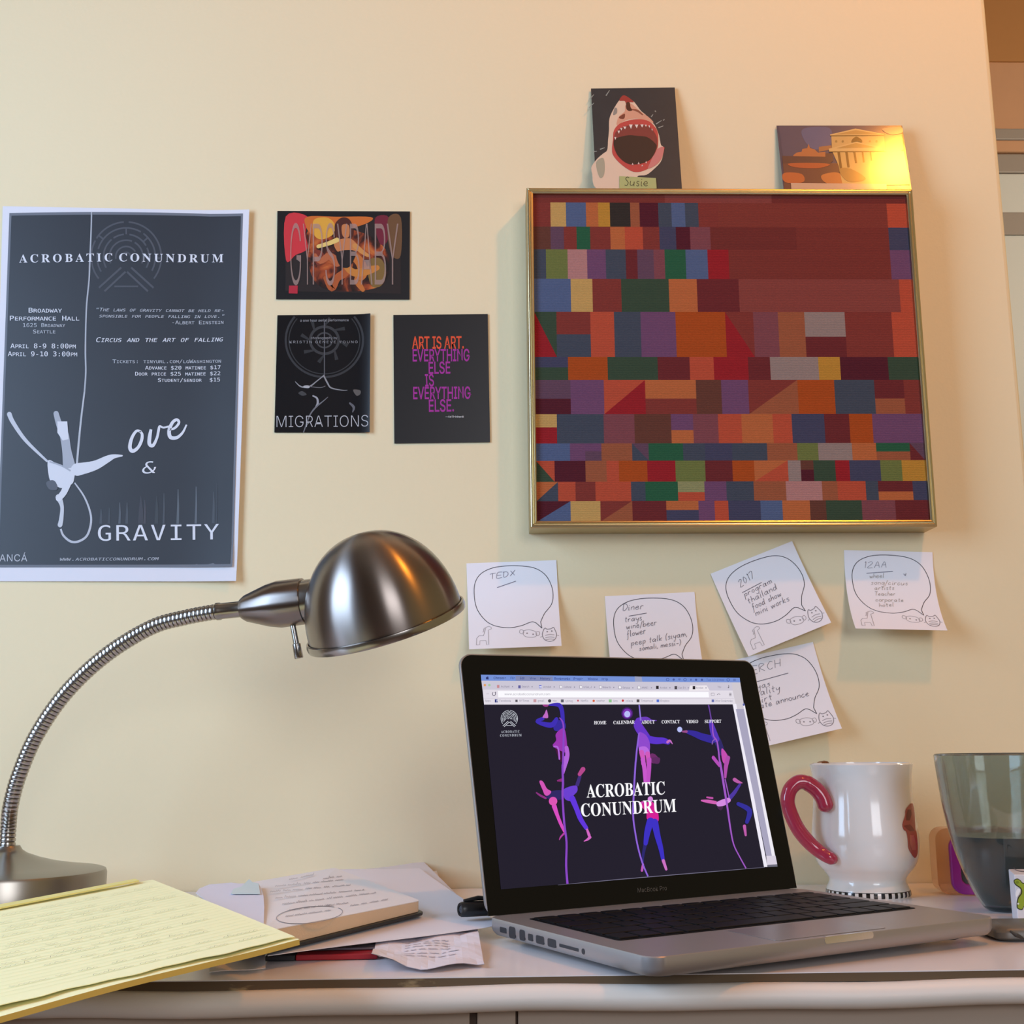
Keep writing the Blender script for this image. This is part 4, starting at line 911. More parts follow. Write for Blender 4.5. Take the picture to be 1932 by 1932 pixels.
for K, x, y, c, r_k in ((A_, 266, 466, '3a4080', 22), (A_, 548, 466, '5a5660', 16), (A_, 806, 464, 'c898a0', 20), (A_, 1012, 466, '3c3a42', 22), (A_, 1190, 466, '5a5a66', 20), (A_, 1410, 463, 'c85a6a', 12), (A_, 1630, 466, 'd8623c', 16), (A_, 1862, 466, '8cc48c', 20), (B_, 168, 430, 'c83a3c', 16), (B_, 366, 432, '4a4448', 18), (B_, 624, 432, '5070d0', 17), (B_, 1340, 432, '6a74b0', 17)):
    if K is A_ and x in (1012, 1630) or K is B_ and x == 168: d.disc(*K(x, y), r_k/7, r_k/7, c, 3, 12)
    else: d.area(mp(K, [(x-r_k, y-r_k), (x+r_k, y-r_k), (x+r_k, y+r_k), (x-r_k, y+r_k)]), c, 3)
st(A_, 'f', (268, 484), (284, 484), 4.4, 'e8e8f8', bold=.03)
# right-hand strips of the windows behind
d.area([B_(1640, 470), B_(1745, 462), B_(1775, 620), B_(1650, 620)], 'cfc9d4', 1.8)
d.area([B_(1600, 476), B_(1645, 470), D_(1722, 1325), D_(1680, 1326)], 'f0ecf8', 2)
d.area([B_(1640, 540), B_(1757, 536), D_(1800, 1195), D_(1708, 1195)], 'a8a4be', 2); d.area([B_(1732, 470), B_(1752, 470), D_(1835, 1290), D_(1775, 1195)], 'eeeaf4', 2.5)
d.area([D_(1704, 1192), D_(1818, 1190), D_(1838, 1293), D_(1716, 1302)], 'd8d0e0', 3); d.area([D_(1718, 1304), D_(1838, 1294), D_(1842, 1322), D_(1724, 1326)], '6c6c7c', 3)
d.disc(*B_(1740, 482), 2, 2.4, '5a64a8', 3.5, 10)
d.line([C_(1050, 1655), C_(1300, 1632), D_(0, 1470), D_(900, 1395), D_(1690, 1330)], [.4, .8, 1.3, 1.2, .6], '77738c', 2)
# emblem and page titles
maze(d, *A_(447, 715), 15.6, 'c8ccd6', .95, 3)
st(A_, serif('ACROBATIC'), (333, 916), (590, 910), 4.4, 'b8bcc8', fkey='math', space=1.25); st(A_, serif('CONUNDRUM'), (318, 968), (618, 962), 4.4, 'b8bcc8', fkey='math', space=1.25)
# performers
def lb_(K, pts, w, c, l=2.0): d.limb(mp(K, pts), w, c, l)
def bb(K, pts, c, l=2.0): d.blob(mp(K, pts), c, l, 4)
pu, bl_, mgn, pnk, lav = '5a30b8', '3c2cb4', '9a34b0', 'd454b8', 'b064d8'
bb(A_, [(915, 518), (995, 518), (985, 545), (940, 545)], '9a3a88'); lb_(A_, [(1010, 522), (1140, 522), (1185, 600), (1200, 760)], [3, 8, 8, 7], bl_)
bb(A_, [(970, 590), (992, 700), (925, 702), (915, 690), (945, 640)], 'c06ac4', 2.4); lb_(A_, [(915, 715), (835, 752), (950, 795), (1050, 800), (1110, 720)], [7, 6, 9, 10, 7], bl_)
bb(A_, [(1090, 740), (1220, 760), (1230, 860), (1130, 890), (1070, 860)], '34289c', 1.9); bb(A_, [(1190, 850), (1235, 900), (1262, 1160), (1230, 1190), (1060, 1100), (1105, 1020), (1100, 930)], mgn, 2.1)
lb_(A_, [(1075, 1105), (1120, 1110), (1140, 1170), (1150, 1280)], [3, 3, 3, 3], lav, 2.3); bb(A_, [(1090, 1110), (1190, 1120), (1195, 1300), (1150, 1300)], '42123a', 2.0)
lb_(A_, [(1250, 1120), (1262, 1220), (1240, 1330)], [7, 8, 8], 'b462d4', 2.2); lb_(C_, [(1150, 10), (1140, 90), (1118, 200)], [10, 8, 4], lav, 2.2)
d.line(mp(A_, [(1150, 700), (1205, 800), (1206, 1100), (1200, 1330)])+mp(C_, [(1108, 120), (1114, 330), (1108, 500), (1130, 850), (1160, 1100), (1155, 1400), (1172, 1640)]), [2, 3.2, 3.6, 3.6, 3.8, 4.2, 3.8, 4, 3.8, 4, 4.2], '8a46c4', 2.6, 4)
bb(C_, [(960, 435), (1100, 425), (1130, 480), (1110, 540), (960, 545), (890, 510), (920, 480)], '2c2464', 2.0)
bb(C_, [(808, 315), (830, 296), (862, 320), (905, 400), (962, 440), (925, 488), (880, 486), (850, 420)], pnk, 2.3); lb_(C_, [(770, 455), (820, 490), (890, 525)], [2.5, 4, 4], '8a3080', 1.9)
d.disc(*C_(985, 565), 8, 8.2, 'dc54b4', 2.4, 18); lb_(C_, [(1000, 630), (1045, 760), (1090, 870), (1130, 960)], [9, 6.5, 6, 4], 'd84cc0', 2.3); lb_(C_, [(1128, 985), (1085, 1030), (1068, 1065)], [3.5, 3, 1.6], 'b440a0', 2.3)
bb(C_, [(1130, 405), (1280, 360), (1302, 430), (1245, 500), (1225, 560), (1150, 545), (1120, 480)], '6a3ed0', 2.1); lb_(C_, [(1235, 530), (1290, 660), (1340, 790), (1418, 915)], [11, 9.5, 9, 7.5], '6034dc', 2.2)
lb_(C_, [(1428, 935), (1455, 1010)], [4, 5.5], 'd466c4', 2.3); lb_(C_, [(1465, 1035), (1430, 1065), (1390, 1085)], [5.5, 4, 1.6], 'd466c4', 2.3); lb_(C_, [(1300, 350), (1335, 240)], [7, 6], '3e2c78', 2.0); lb_(C_, [(1330, 215), (1375, 150)], [7, 9], 'b4468c', 2.3); lb_(C_, [(1045, 298), (1095, 290)], [3, 6], '8a2a78', 2.2)
# middle pair
d.disc(*B_(225, 595), 11, 11.5, '42186a', 1.6, 20); d.disc(*B_(225, 595), 8.5, 9, '7a30b0', 1.8, 20); d.disc(*B_(226, 605), 5.6, 6, 'b8bcf8', 2.0, 18)
d.line(mp(B_, [(380, 485), (388, 560), (402, 690)]), [2.4, 2.6, 3], '8a72d4', 2.6); lb_(B_, [(375, 690), (365, 750), (420, 840), (470, 900)], [12, 16, 17, 15], '6634c4', 2.0); lb_(B_, [(400, 672), (480, 665), (540, 685), (605, 688)], [8, 7, 3, 1.5], '6a3ab8', 1.9)
lb_(B_, [(490, 930), (600, 950), (700, 950), (755, 970)], [14, 13, 11, 9], '5a32cc', 2.0); lb_(B_, [(750, 970), (780, 950), (812, 990)], [5, 4, 1.5], 'c46cc0', 2.2)
bb(B_, [(370, 850), (470, 880), (520, 990), (510, 1110), (460, 1120), (380, 1080)], '8e48cc', 2.1); bb(B_, [(380, 1040), (470, 1030), (520, 1110), (450, 1140), (395, 1120)], 'b86ae0', 2.2)
lb_(B_, [(412, 1100), (430, 1180), (435, 1250)], [9, 8.5, 8], 'd058bc', 2.3); lb_(D_, [(205, 20), (225, 120), (240, 290)], [8, 8, 7.5], 'c858cc', 2.3); lb_(B_, [(490, 1120), (500, 1190), (505, 1250)], [9, 8, 8], 'd058bc', 2.3); lb_(D_, [(285, 20), (280, 150), (270, 300)], [8, 8, 7], 'c050c4', 2.3)
bb(B_, [(530, 1125), (590, 1130), (650, 1210), (620, 1242), (540, 1235)], '6e2a68', 2.0); bb(D_, [(320, 0), (410, 0), (400, 70), (330, 60)], '5e2860', 2.0)
d.line(mp(B_, [(378, 850), (352, 1050), (338, 1200)])+mp(D_, [(115, 100), (95, 450), (88, 700), (112, 900), (150, 1100), (205, 1290), (268, 1440)]), [2.6, 3, 3.2, 3.2, 3.4, 3.2, 3, 3, 3, 2.8], '8e62d8', 2.6, 4)
bb(D_, [(165, 560), (200, 530), (250, 540), (330, 540), (370, 640), (396, 690), (390, 775), (300, 750), (255, 740), (245, 660)], 'd41c96', 2.1); d.disc(*D_(297, 505), 5, 5.6, 'd88ce0', 2.3, 16); lb_(D_, [(165, 565), (215, 535)], [3, 3], 'c050b4', 2.2)
lb_(D_, [(300, 770), (262, 900), (240, 1040)], [14, 11.5, 8], '3a2ec4', 2.2); lb_(D_, [(235, 1050), (210, 1180), (205, 1280)], [7, 5, 4], '28246e', 2.0); lb_(D_, [(350, 780), (385, 950), (425, 1100), (450, 1235)], [13, 11, 9, 6.5], '3a2ec4', 2.2)
lb_(D_, [(455, 1250), (490, 1355)], [6, 4.5], 'cc70c4', 2.3); lb_(D_, [(208, 1295), (195, 1370)], [4, 4.5], 'bc58b4', 2.3)
# right pair
d.line(mp(B_, [(1282, 485), (1300, 570), (1318, 680)]), [2.4, 2, 2.6], '6a42a0', 2.6); lb_(B_, [(1310, 700), (1345, 830), (1385, 930)], [7, 12, 12], '5434b8', 2.0); lb_(B_, [(1335, 935), (1200, 900), (1100, 860), (1015, 838)], [15, 13, 11, 7], '32279a', 1.9)
lb_(B_, [(995, 832), (945, 832)], [5, 3], '9a4c8c', 2.1); d.disc(*B_(908, 805), 4.8, 5.2, 'b8c0f8', 2.2, 18); lb_(B_, [(1400, 950), (1440, 1060), (1450, 1110)], [13, 13, 10], '2c2668', 1.9)
bb(B_, [(1460, 1050), (1530, 1140), (1548, 1242), (1478, 1242), (1450, 1130)], 'c44cb0', 2.1); lb_(B_, [(1345, 1165), (1400, 1242)], [5.5, 6], 'b044b0', 2.2); lb_(D_, [(1060, 0), (1140, 95)], [5.5, 6], 'b44cb8', 2.2); lb_(D_, [(1240, 0), (1215, 110), (1208, 240)], [8, 7.5, 4], 'b04cac', 2.1)
d.line(mp(B_, [(1330, 700), (1345, 880), (1395, 970), (1425, 1200)])+mp(D_, [(1150, 90), (1200, 400), (1232, 600), (1268, 850), (1308, 1050), (1380, 1200), (1458, 1342)]), [2, 2.4, 2.6, 3.2, 4, 4, 3.4, 3, 2.4, 2.2, 2.4], 'a058c4', 2.6, 4)
d.line(mp(B_, [(1365, 930), (1335, 960), (1330, 1000)]), 2, '8a60b0', 2.6, 3); d.line(mp(D_, [(1205, 260), (1255, 490)]), 2, 'a058c4', 2.6)
lb_(D_, [(920, 520), (1000, 530), (1090, 545)], [3, 6.5, 6], 'd060b4', 2.2); lb_(D_, [(985, 480), (1050, 490)], [3, 4], 'c050a8', 2.2); lb_(D_, [(1130, 560), (1180, 545), (1245, 515)], [10, 12, 9], 'd48ae0', 2.3); bb(D_, [(1110, 600), (1180, 600), (1150, 640)], '402048', 1.9)
lb_(D_, [(1265, 485), (1320, 420), (1385, 325)], [8, 7, 4.5], '4a34a0', 2.1); lb_(D_, [(1320, 265), (1360, 290), (1410, 305)], [7, 6, 2], 'bc5ca8', 2.2); lb_(D_, [(1365, 560), (1500, 640), (1470, 780)], [7, 10, 7], '302c9a', 2.1); lb_(D_, [(1440, 830), (1455, 940)], [6, 4], 'c05cac', 2.2)
for s, K, a, b, h in (('HOME', A_, (1632, 797), (1802, 795), 6.2), ('CALENDAR', B_, (42, 738), (318, 731), 6.2), ('ABOUT', B_, (408, 732), (580, 729), 6.2), ('CONTACT', B_, (670, 728), (905, 724), 6), ('VIDEO', B_, (990, 724), (1145, 722), 6), ('SUPPORT', B_, (1232, 722), (1445, 719), 6)):
    d.text(serif(s), K(*a), K(*b), h, 'f4f2fa', 4, fkey='math')
d.text(serif('ACROBATIC'), (1105.8, 1505.4), (1253.5, 1499), 24, 'fdfcff', 4, fkey='math'); d.text(serif('CONUNDRUM'), (1095.6, 1541.2), (1274.7, 1531.8), 24, 'fdfcff', 4, fkey='math')
d.build('screen', lid)
d = Decal(plane_map(PS, LN), step=0.0002); d.text('MacBook Pro', (1203, 1684), (1258, 1679.5), 8.5, '55534f', 1); d.build('lettering', lid)

# ------------------------------------------------------------------ mug, tumbler, card frame, box, grey item
mc = V((at_y(1638.6, 1690, 1.296).x, 1.296, DESK)); ppm = 1827.0
mug = thing('mug', 'white footed mug with a curled pink handle standing behind the laptop', 'mug', mc)
m_glz = mat('white_glaze', 'e2e0dc', rough=0.12, spec=0.5, coat=0.3, coat_r=0.05)
m_pnk = mat('pink_glaze', 'a8324e', rough=0.12, spec=0.5, coat=0.3, coat_r=0.05)
pr = [(.0412, .0), (.0420, .0025), (.0416, .0062), (.0408, .0085), (.0388, .0125), (.0380, .0160), (.0392, .0190), (.0430, .0240), (.0480, .0300), (.0518, .0400), (.0536, .0530), (.0530, .0660), (.0513, .0800), (.0500, .0960), (.0496, .1110), (.0503, .1210), (.0518, .1295)]
def body_r(z):
    for (r0, z0), (r1, z1) in zip(pr, pr[1:]):
        if z0 <= z <= z1: return lerp(r0, r1, (z-z0)/(z1-z0))
    return pr[-1][0]
outer = [(r, z) for r, z in catmull(pr, 4)]
q = MB(); q.lathe(outer+[(.0520, .1308), (.0512, .1316), (.0500, .1308)]+[(max(r-.0035, .002), z+.003) for r, z in catmull(pr[6:], 3)][::-1]+[(.001, .0215)], mc, m_glz, n=96, cap0=True, cap1=True)
q.build('cup', mug)
hp = catmull([(498, 862), (455, 838), (395, 795), (330, 735), (265, 655), (215, 560), (180, 450), (195, 360), (245, 305), (300, 296), (360, 325), (410, 370), (445, 425), (462, 478)], 5)
hpx = [(1440+x/3.927, 1400+y/3.927) for x, y in hp]; n_ = len(hpx)
q = MB(); hr = [.0062+.0012*min(1, i/(n_*.25))+(.0006 if i > n_*.7 else 0) for i in range(n_)]
hv = [at_y(x, y, mc.y-.025-.003*math.exp(-((i-n_*.98)/(n_*.12))**2)-.008*math.exp(-(i/(n_*.12))**2)) for i, (x, y) in enumerate(hpx)]
dv = (hv[-1]-hv[-2]).normalized(); ev = (hv[0]-hv[1]).normalized(); inw = V((.5, 1, 0)).normalized()
hv = [hv[0]+ev*.0030+inw*.0065, hv[0]+ev*.0022+inw*.0032]+hv+[hv[-1]+dv*.003, hv[-1]+dv*.0055]; hr = [hr[0]*.5, hr[0]*.85]+hr+[hr[-1]*.78, hr[-1]*.3]
q.tube(hv, hr, m_pnk, n=20); q.build('handle', mug)
# black and white checked foot band
q = MB(); mk = mat('black_glaze', '1a1818', rough=0.15)
for k in range(36):
    a0, a1 = 2*math.pi*k/36, 2*math.pi*(k+.5)/36
    q.loft([[mc+V((math.cos(a0+(a1-a0)*i/3)*(rr_+.0003), math.sin(a0+(a1-a0)*i/3)*(rr_+.0003), z)) for i in range(4)] for rr_, z in ((.0415, .0008), (.0420, .0026), (.0416, .0058))], mk, False, False, closed=False)
q.lathe([(.0418, .0058), (.0416, .0064)], mc+V((0, 0, 0)), mk, n=72); q.build('checked_band', mug)
# dusky red flower painted on the right side
def mug_pt(px, py, off=.00035):
    d_ = ray(px, py); p = None; t0 = (1.15)/d_.y; best = None
    for i in range(700):
        t = t0+i*.0003/d_.y*1.0; w = CAM+d_*t; rel = w-mc
        if 0 < rel.z < .13 and math.hypot(rel.x, rel.y) <= body_r(rel.z)+off: best = w; break
    return best
def mmap(x, y):
    for k in range(40):
        w = mug_pt(x-k*.6, y)
        if w: break
    if not w: w = mc
    n = (w-mc); n.z = 0; n.normalize(); return w, n
d = Decal(mmap, step=.00015); KM = crop(1440, 1400, 3.927)
fl = lambda h: mat('flower_'+h, h, rough=.15, spec=.5)
d.matf = fl
def strip(pts_l, pts_r, c, layer):
    m = fl(c); rows = [[(lerp(a[0], b[0], t/6), lerp(a[1], b[1], t/6)) for t in range(7)] for a, b in zip(catmull(pts_l, 3), catmull(pts_r, 3))]
    ids = [d.add([d.P(*KM(x, y), layer) for x, y in r]) for r in rows]
    for a, b in zip(ids, ids[1:]):
        for k in range(6): d.face((a+k, b+k, b+k+1, a+k+1), m, True)
strip([(1090, 455), (1055, 500), (1050, 545), (1030, 610), (1040, 650), (1060, 668), (1070, 730), (1075, 790), (1100, 835), (1118, 858)],
      [(1108, 455), (1118, 500), (1122, 545), (1125, 610), (1128, 650), (1135, 668), (1142, 730), (1145, 790), (1142, 830), (1130, 858)], 'a4504a', 1)
strip([(1068, 500), (1060, 540), (1058, 580)], [(1092, 500), (1096, 540), (1085, 580)], '6e2a28', 2)
strip([(1040, 620), (1060, 640), (1085, 660)], [(1085, 610), (1105, 630), (1120, 655)], '7e3432', 2)
strip([(1085, 690), (1085, 740), (1100, 800)], [(1115, 690), (1125, 740), (1130, 800)], 'b86a60', 2)
d.build('flower_decal', mug)
q = MB(); tb = at_y(1556, 1450, mc.y+.02); tb.z = mc.z+.1310
for k, (dx, dy, r) in enumerate(((-.018, .0, .0042), (-.011, .003, .0050), (-.004, .005, .0056), (.003, .006, .0036))):
    a_2 = R(118)-dx*9; cpt = mc+V((math.cos(a_2)*.0512, math.sin(a_2)*.0512, .1312)); q.lathe([(.0003, -r*.55), (r*.8, -r*.35), (r, 0), (r*.7, r*.42), (.0003, r*.55)], cpt, mat('brown_drip', '6a3c1e', rough=.35), n=14)
q.build('rim_stain', mug, label='brown stain on the rim')

tc_ = V((at_y(1897, 1700, 1.168).x, 1.168, DESK))
tum = thing('tumbler', 'grey-green glass tumbler holding a dark drink, behind the small green-printed box', 'tumbler', tc_)
m_gls = mat('green_glass', 'c2ccc8', rough=0.03, trans=0.95, ior=1.45, bump=0.15, bscale=60, bdist=.0008)
m_drk = mat('dark_drink', '16161c', rough=0.15)
to = [(.012, .0), (.0175, .0012), (.0222, .007), (.0280, .0170), (.0360, .0360), (.0432, .0600), (.0490, .0900), (.0520, .1170), (.0542, .1405)]
oc_ = catmull(to, 4); ic_ = [(r-.0028, z) for r, z in oc_ if z > .0045]
q = MB(); q.lathe(oc_+[(.0532, .1418), (.0518, .1420), (.0510, .1405)]+ic_[::-1]+[(.001, .0040)], tc_, m_gls, n=96, cap0=True, cap1=True); q.build('glass', tum)
q = MB(); dl = [(r-.00295, z) for r, z in oc_ if .0055 < z < .068]; q.lathe([(.001, .0045)]+dl+[(.001, dl[-1][1])], tc_, m_drk, n=72, cap0=True, cap1=True); q.build('drink', tum)

# clear rounded case with a magenta ring, standing on edge against the wall side
fa = at_z(1797, 1690, DESK); fb = V((fa.x+.088, fa.y-.012, DESK)); fu = (fb-fa).normalized(); fn = V((fu.y, -fu.x, 0));
if fn.y > 0: fn = -fn
cas = thing('photo_case', 'clear rounded case with a magenta ring standing between mug and tumbler', 'case', (fa+fb)/2)
upf = (V((0, 0, 1))-fn*.06).normalized()
def CF(u, h, o): return fa+fu*u+V((0, 0, 1))*h+fn*o
def rr_ring(u0, u1, h0, h1, r, o): return [CF(u, h, o) for u, h in rrect(u0, u1, h0, h1, r, 6)]
m_clr = mat('clear_plastic', 'e0b896', rough=.12, trans=.75, ior=1.2)
q = MB(); q.loft([rr_ring(-.012, .098, .0004, .066, .012, o) for o in (-.036, -.004)], m_clr, smooth=False); q.build('clear_shell', cas, bevel=.0015)
m_mag = mat('magenta_plastic', '8e1f80', rough=.35)
oi, ii = rr_ring(0, .086, .0012, .060, .013, -.003), rr_ring(.010, .076, .0112, .050, .007, -.003); of, if_ = [p+fn*.006 for p in oi], [p+fn*.006 for p in ii]
q = MB(); q.loft([oi, of, if_, ii], m_mag, False, False, smooth=False); q.build('magenta_ring', cas, bevel=.0015)
q = MB(); q.loft([rr_ring(.009, .077, .0102, .051, .007, o) for o in (-.0035, -.0005)], mat('case_dark', '2c302e', rough=.3), smooth=False); q.build('dark_face', cas)

# small printed box
bA = at_z(1921, 1747, DESK); bl_d = at_z(1909, 1744.5, DESK); bdir = V((1, -.03, 0)).normalized(); bdep = V((bl_d.x-bA.x, 0, 0)); bz = at_y(1913, 1650, bA.y).z-DESK
back = V((.0145, .045, 0)); bx = thing('box', 'small white box printed with a green figure, in front of the tumbler', 'box', bA+bdir*.022+back*.5)
m_box = mat('white_card', 'd8d6da', rough=.5)
P0, P1, P2, P3 = bA, bA+bdir*.044, bA+bdir*.044+back, bA+back
q = MB(); q.loft([[p+V((0, 0, z)) for p in (P0, P1, P2, P3)] for z in (.0003, bz)], m_box, smooth=False); q.build('carton', bx, bevel=.0008)
NBx = back.cross(V((0, 0, 1))).cross(V((0, 0, 1))); nb = V((bdir.y, -bdir.x, 0)); nb = nb if nb.y < 0 else -nb
d = Decal(plane_map(bA, nb), step=.00025); KG = crop(1732, 1580, 7.43); gg = '93a52c'
d.blob(mp(KG, [(1340, 600), (1390, 575), (1435, 600), (1470, 635), (1560, 640), (1600, 720), (1560, 800), (1600, 900), (1560, 1000), (1490, 970), (1460, 1015), (1395, 1000), (1380, 950), (1395, 850), (1440, 780), (1435, 720), (1380, 680), (1350, 650)]), '3a3a1c', 1)
d.blob(mp(KG, [(1352, 606), (1390, 588), (1428, 608), (1465, 648), (1550, 652), (1586, 720), (1548, 800), (1586, 900), (1550, 985), (1490, 955), (1455, 1000), (1405, 990), (1395, 950), (1408, 855), (1455, 785), (1448, 715), (1390, 668), (1362, 645)]), gg, 2)
d.blob(mp(KG, [(1375, 740), (1400, 715), (1430, 735), (1410, 790), (1375, 835), (1362, 790)]), 'eceef2', 3); d.disc(*KG(1400, 928), 1.8, 1.8, 'dfe3d0', 3); d.disc(*KG(1388, 628), 3.0, 2.6, '76881f', 3)
d.build('green_figure_print', bx)
d = Decal(plane_map(V((0, 0, DESK+bz)), V((0, 0, 1))), step=.0003); tcn = [KG(1486, 425)]
ov = [(tcn[0][0]+19*math.cos(2*math.pi*k/32), tcn[0][1]+7.5*math.sin(2*math.pi*k/32)) for k in range(33)]; d.line(ov, .9, '6a5458', 1); d.build('oval_print', bx)

gp = at_z(1884, 1779, DESK); grey = thing('pouch', 'low grey ridged pouch lying on the desk beside the laptop front corner', 'pouch', gp+V((.05, .02, 0)))
m_gry = mat('grey_vinyl', '66645f', rough=.4, noise=.1, nscale=60)
q = MB(); gz = .0120
def gr_(ins, z): return [gp+V((u, v, z)) for u, v in rrect(.0+ins, .11-ins, .0+ins, .050-ins, .010, 5)]
q.loft([gr_(.004, .0006), gr_(.0, .003), (gr_(.0, .0070)), gr_(.002, .0102), gr_(.006, gz)], m_gry); q.build('pouch_body', grey)
q = MB()
for k in range(5):
    x = .010+k*.019; q.tube([gp+V((x, .0005, .0085)), gp+V((x+.004, -.001, .0060)), gp+V((x+.010, .0005, .0028))], [.0008, .0017, .0008], mat('grey_ridge', '3c3b39', rough=.5), 8)
q.build('ridges', grey)

# ------------------------------------------------------------------ papers, notebook, pad on the left
def sheet_z(pz, m, name, label=None, cat=None, group=None, th=.0004, parent=None, sub=10, wave=0.0, jag=0.0, seed=1):
    """a loose sheet through four photo corners, each at its own height above the floor: (px, py, z)"""
    c = [at_z(x, y, z) for x, y, z in pz]; rj = random.Random(seed); G = []
    for j in range(sub+1):
        for i in range(sub+1):
            u, v = i/sub, j/sub; p = (c[0]*(1-u)+c[1]*u)*(1-v)+(c[3]*(1-u)+c[2]*u)*v
            p = p+V((0, 0, wave*(math.sin(u*5+seed)+math.cos(v*4+seed*2)+rj.uniform(-jag, jag)))); G.append(p)
    q = MB(); W = sub+1; up = V((0, 0, th)); a = q.add(G); b = q.add([p-up for p in G])
    for j in range(sub):
        for i in range(sub):
            k = j*W+i; q.face((a+k, a+k+W, a+k+W+1, a+k+1), m, True); q.face((b+k, b+k+1, b+k+W+1, b+k+W), m, True)
    rim = [i for i in range(W)]+[j*W+sub for j in range(1, W)]+[sub*W+i for i in range(sub-1, -1, -1)]+[j*W for j in range(sub-1, 0, -1)]
    for x, y in zip(rim, rim[1:]+rim[:1]): q.face((a+x, a+y, b+y, b+x), m)
    return q.build(name, parent, label, cat, group)
H0 = DESK
m_shw = mat('loose_paper', 'e4e2ec', rough=.65); m_shg = mat('thin_paper', 'd8d6de', rough=.6)
# flat red and black booklet at the bottom of the pile
rq0, rq1 = at_z(500, 1815, H0), at_z(712, 1811, H0); al = (rq1-rq0).normalized(); bk2 = V((-al.y, al.x, 0)); M3 = Matrix((al, bk2, V((0, 0, 1)))).transposed()
m_red = mat('red_cover', '9c1424', rough=.4); m_blk = mat('black_cover', '26262a', rough=.4)
bkl = thing('booklet', 'flat red booklet with a black spine under the loose papers near the desk front', 'booklet', rq0+al*.06+bk2*.05)
q = MB(); L_ = (rq1-rq0).length; q.box(rq0+al*(L_*.635)+bk2*.055+V((0, 0, .0024)), (L_*.73, .11, .0040), m_red, M3); q.build('cover', bkl, bevel=.0008)
q = MB(); q.box(rq0+al*(L_*.132)+bk2*.055+V((0, 0, .0024)), (L_*.265, .11, .0039), m_blk, M3); q.build('spine', bkl, bevel=.0008)
q = MB(); q.box(rq0+al*(L_*.5+.01)+bk2*.066+V((0, 0, .0055)), (L_*.98, .10, .0016), mat('shadow_grey', '6a6470', rough=.5), M3); q.build('shadow_slab', label='thin dark grey slab added as the shadow under the loose sheet', cat='shadow_slab', bevel=.0005)  # added slab: the shaded gap under the loose sheet, put into a dark solid
# loose sheets
sheet_z([(640, 1641, H0+.031), (791, 1637, H0+.0280), (947, 1746, H0+.0095), (505, 1806, H0+.0090)], m_shw, 'paper_sheet', 'large white loose sheet under the notebook, its back corner standing up toward the wall', 'paper', wave=.0006)
sheet_z([(690, 1640, H0+.0250), (799, 1627, H0+.0276), (905, 1730, H0+.0082), (700, 1745, H0+.0080)], m_shg, 'paper_sheet', 'thin translucent sheet lying just behind the large white sheet', 'paper', wave=.0004, seed=3)
sheet_z([(760, 1650, H0+.021), (824, 1643, H0+.0205), (831, 1664, H0+.0165), (770, 1680, H0+.0165)], mat('stiff_card', 'e2dfe2', rough=.6), 'paper_sheet', 'small stiff white card corner poking out behind the thin sheet', 'paper', th=.0016, seed=5)
# crumpled receipt
c_ = [at_z(712, 1768, H0+.006), at_z(900, 1752, H0+.006), at_z(914, 1826, H0+.0012), at_z(700, 1834, H0+.0012)]
rj = random.Random(9); sub = 16; G = []
for j in range(sub+1):
    for i in range(sub+1):
        u, v = i/sub, j/sub; p = (c_[0]*(1-u)+c_[1]*u)*(1-v)+(c_[3]*(1-u)+c_[2]*u)*v
        w = .0018*abs(math.sin(u*7+v*3))+.0012*abs(math.sin(u*3-v*8+1))+rj.uniform(0, .0004)
        if v > .8: p = p+V((0, (.006*math.sin(u*9)*(v-.8)/.2), 0))
        cl = max(0, (v-.45)/.55)*max(0, (.32-u)/.32); p = p+V((0, 0, w+.011*cl)); G.append(p)
q = MB(); m_rec = mat('receipt_paper', 'e6e0ea', rough=.6); a = q.add(G); b = q.add([p-V((0, 0, .0003)) for p in G]); W = sub+1
for j in range(sub):
    for i in range(sub): k = j*W+i; q.face((a+k, a+k+W, a+k+W+1, a+k+1), m_rec); q.face((b+k, b+k+1, b+k+W+1, b+k+W), m_rec)
rec = q.build('receipt', None, 'crumpled white receipt lying on the desk front beside the laptop', 'receipt')
q = MB(); rl2 = random.Random(4)
def rec_pt(u, v):
    i, j = min(int(u*sub), sub-1), min(int(v*sub), sub-1); a_u, a_v = u*sub-i, v*sub-j
    return (G[j*W+i]*(1-a_u)+G[j*W+i+1]*a_u)*(1-a_v)+(G[(j+1)*W+i]*(1-a_u)+G[(j+1)*W+i+1]*a_u)*a_v
d = Decal(lambda x, y: (rec_pt(x, y), V((0, 0, 1))), step=.0003)
for v in (.34, .42, .50, .58, .66, .74):
    u = .28
    while u < .72: w = rl2.uniform(.03, .10); d.line([(u+w*k/5, v+rl2.uniform(-.006, .006)) for k in range(6)], .014, 'c4bec8', 1); u += w+.025
d.build('faint_print', rec)
# scrap under the pad
sheet_z([(400, 1812, H0+.004), (500, 1790, H0+.009), (501, 1826, H0+.0035), (395, 1836, H0+.0015)], m_shw, 'paper_scrap', 'small white paper scrap poking out under the yellow pad front edge', 'paper', wave=.0006, seed=7)
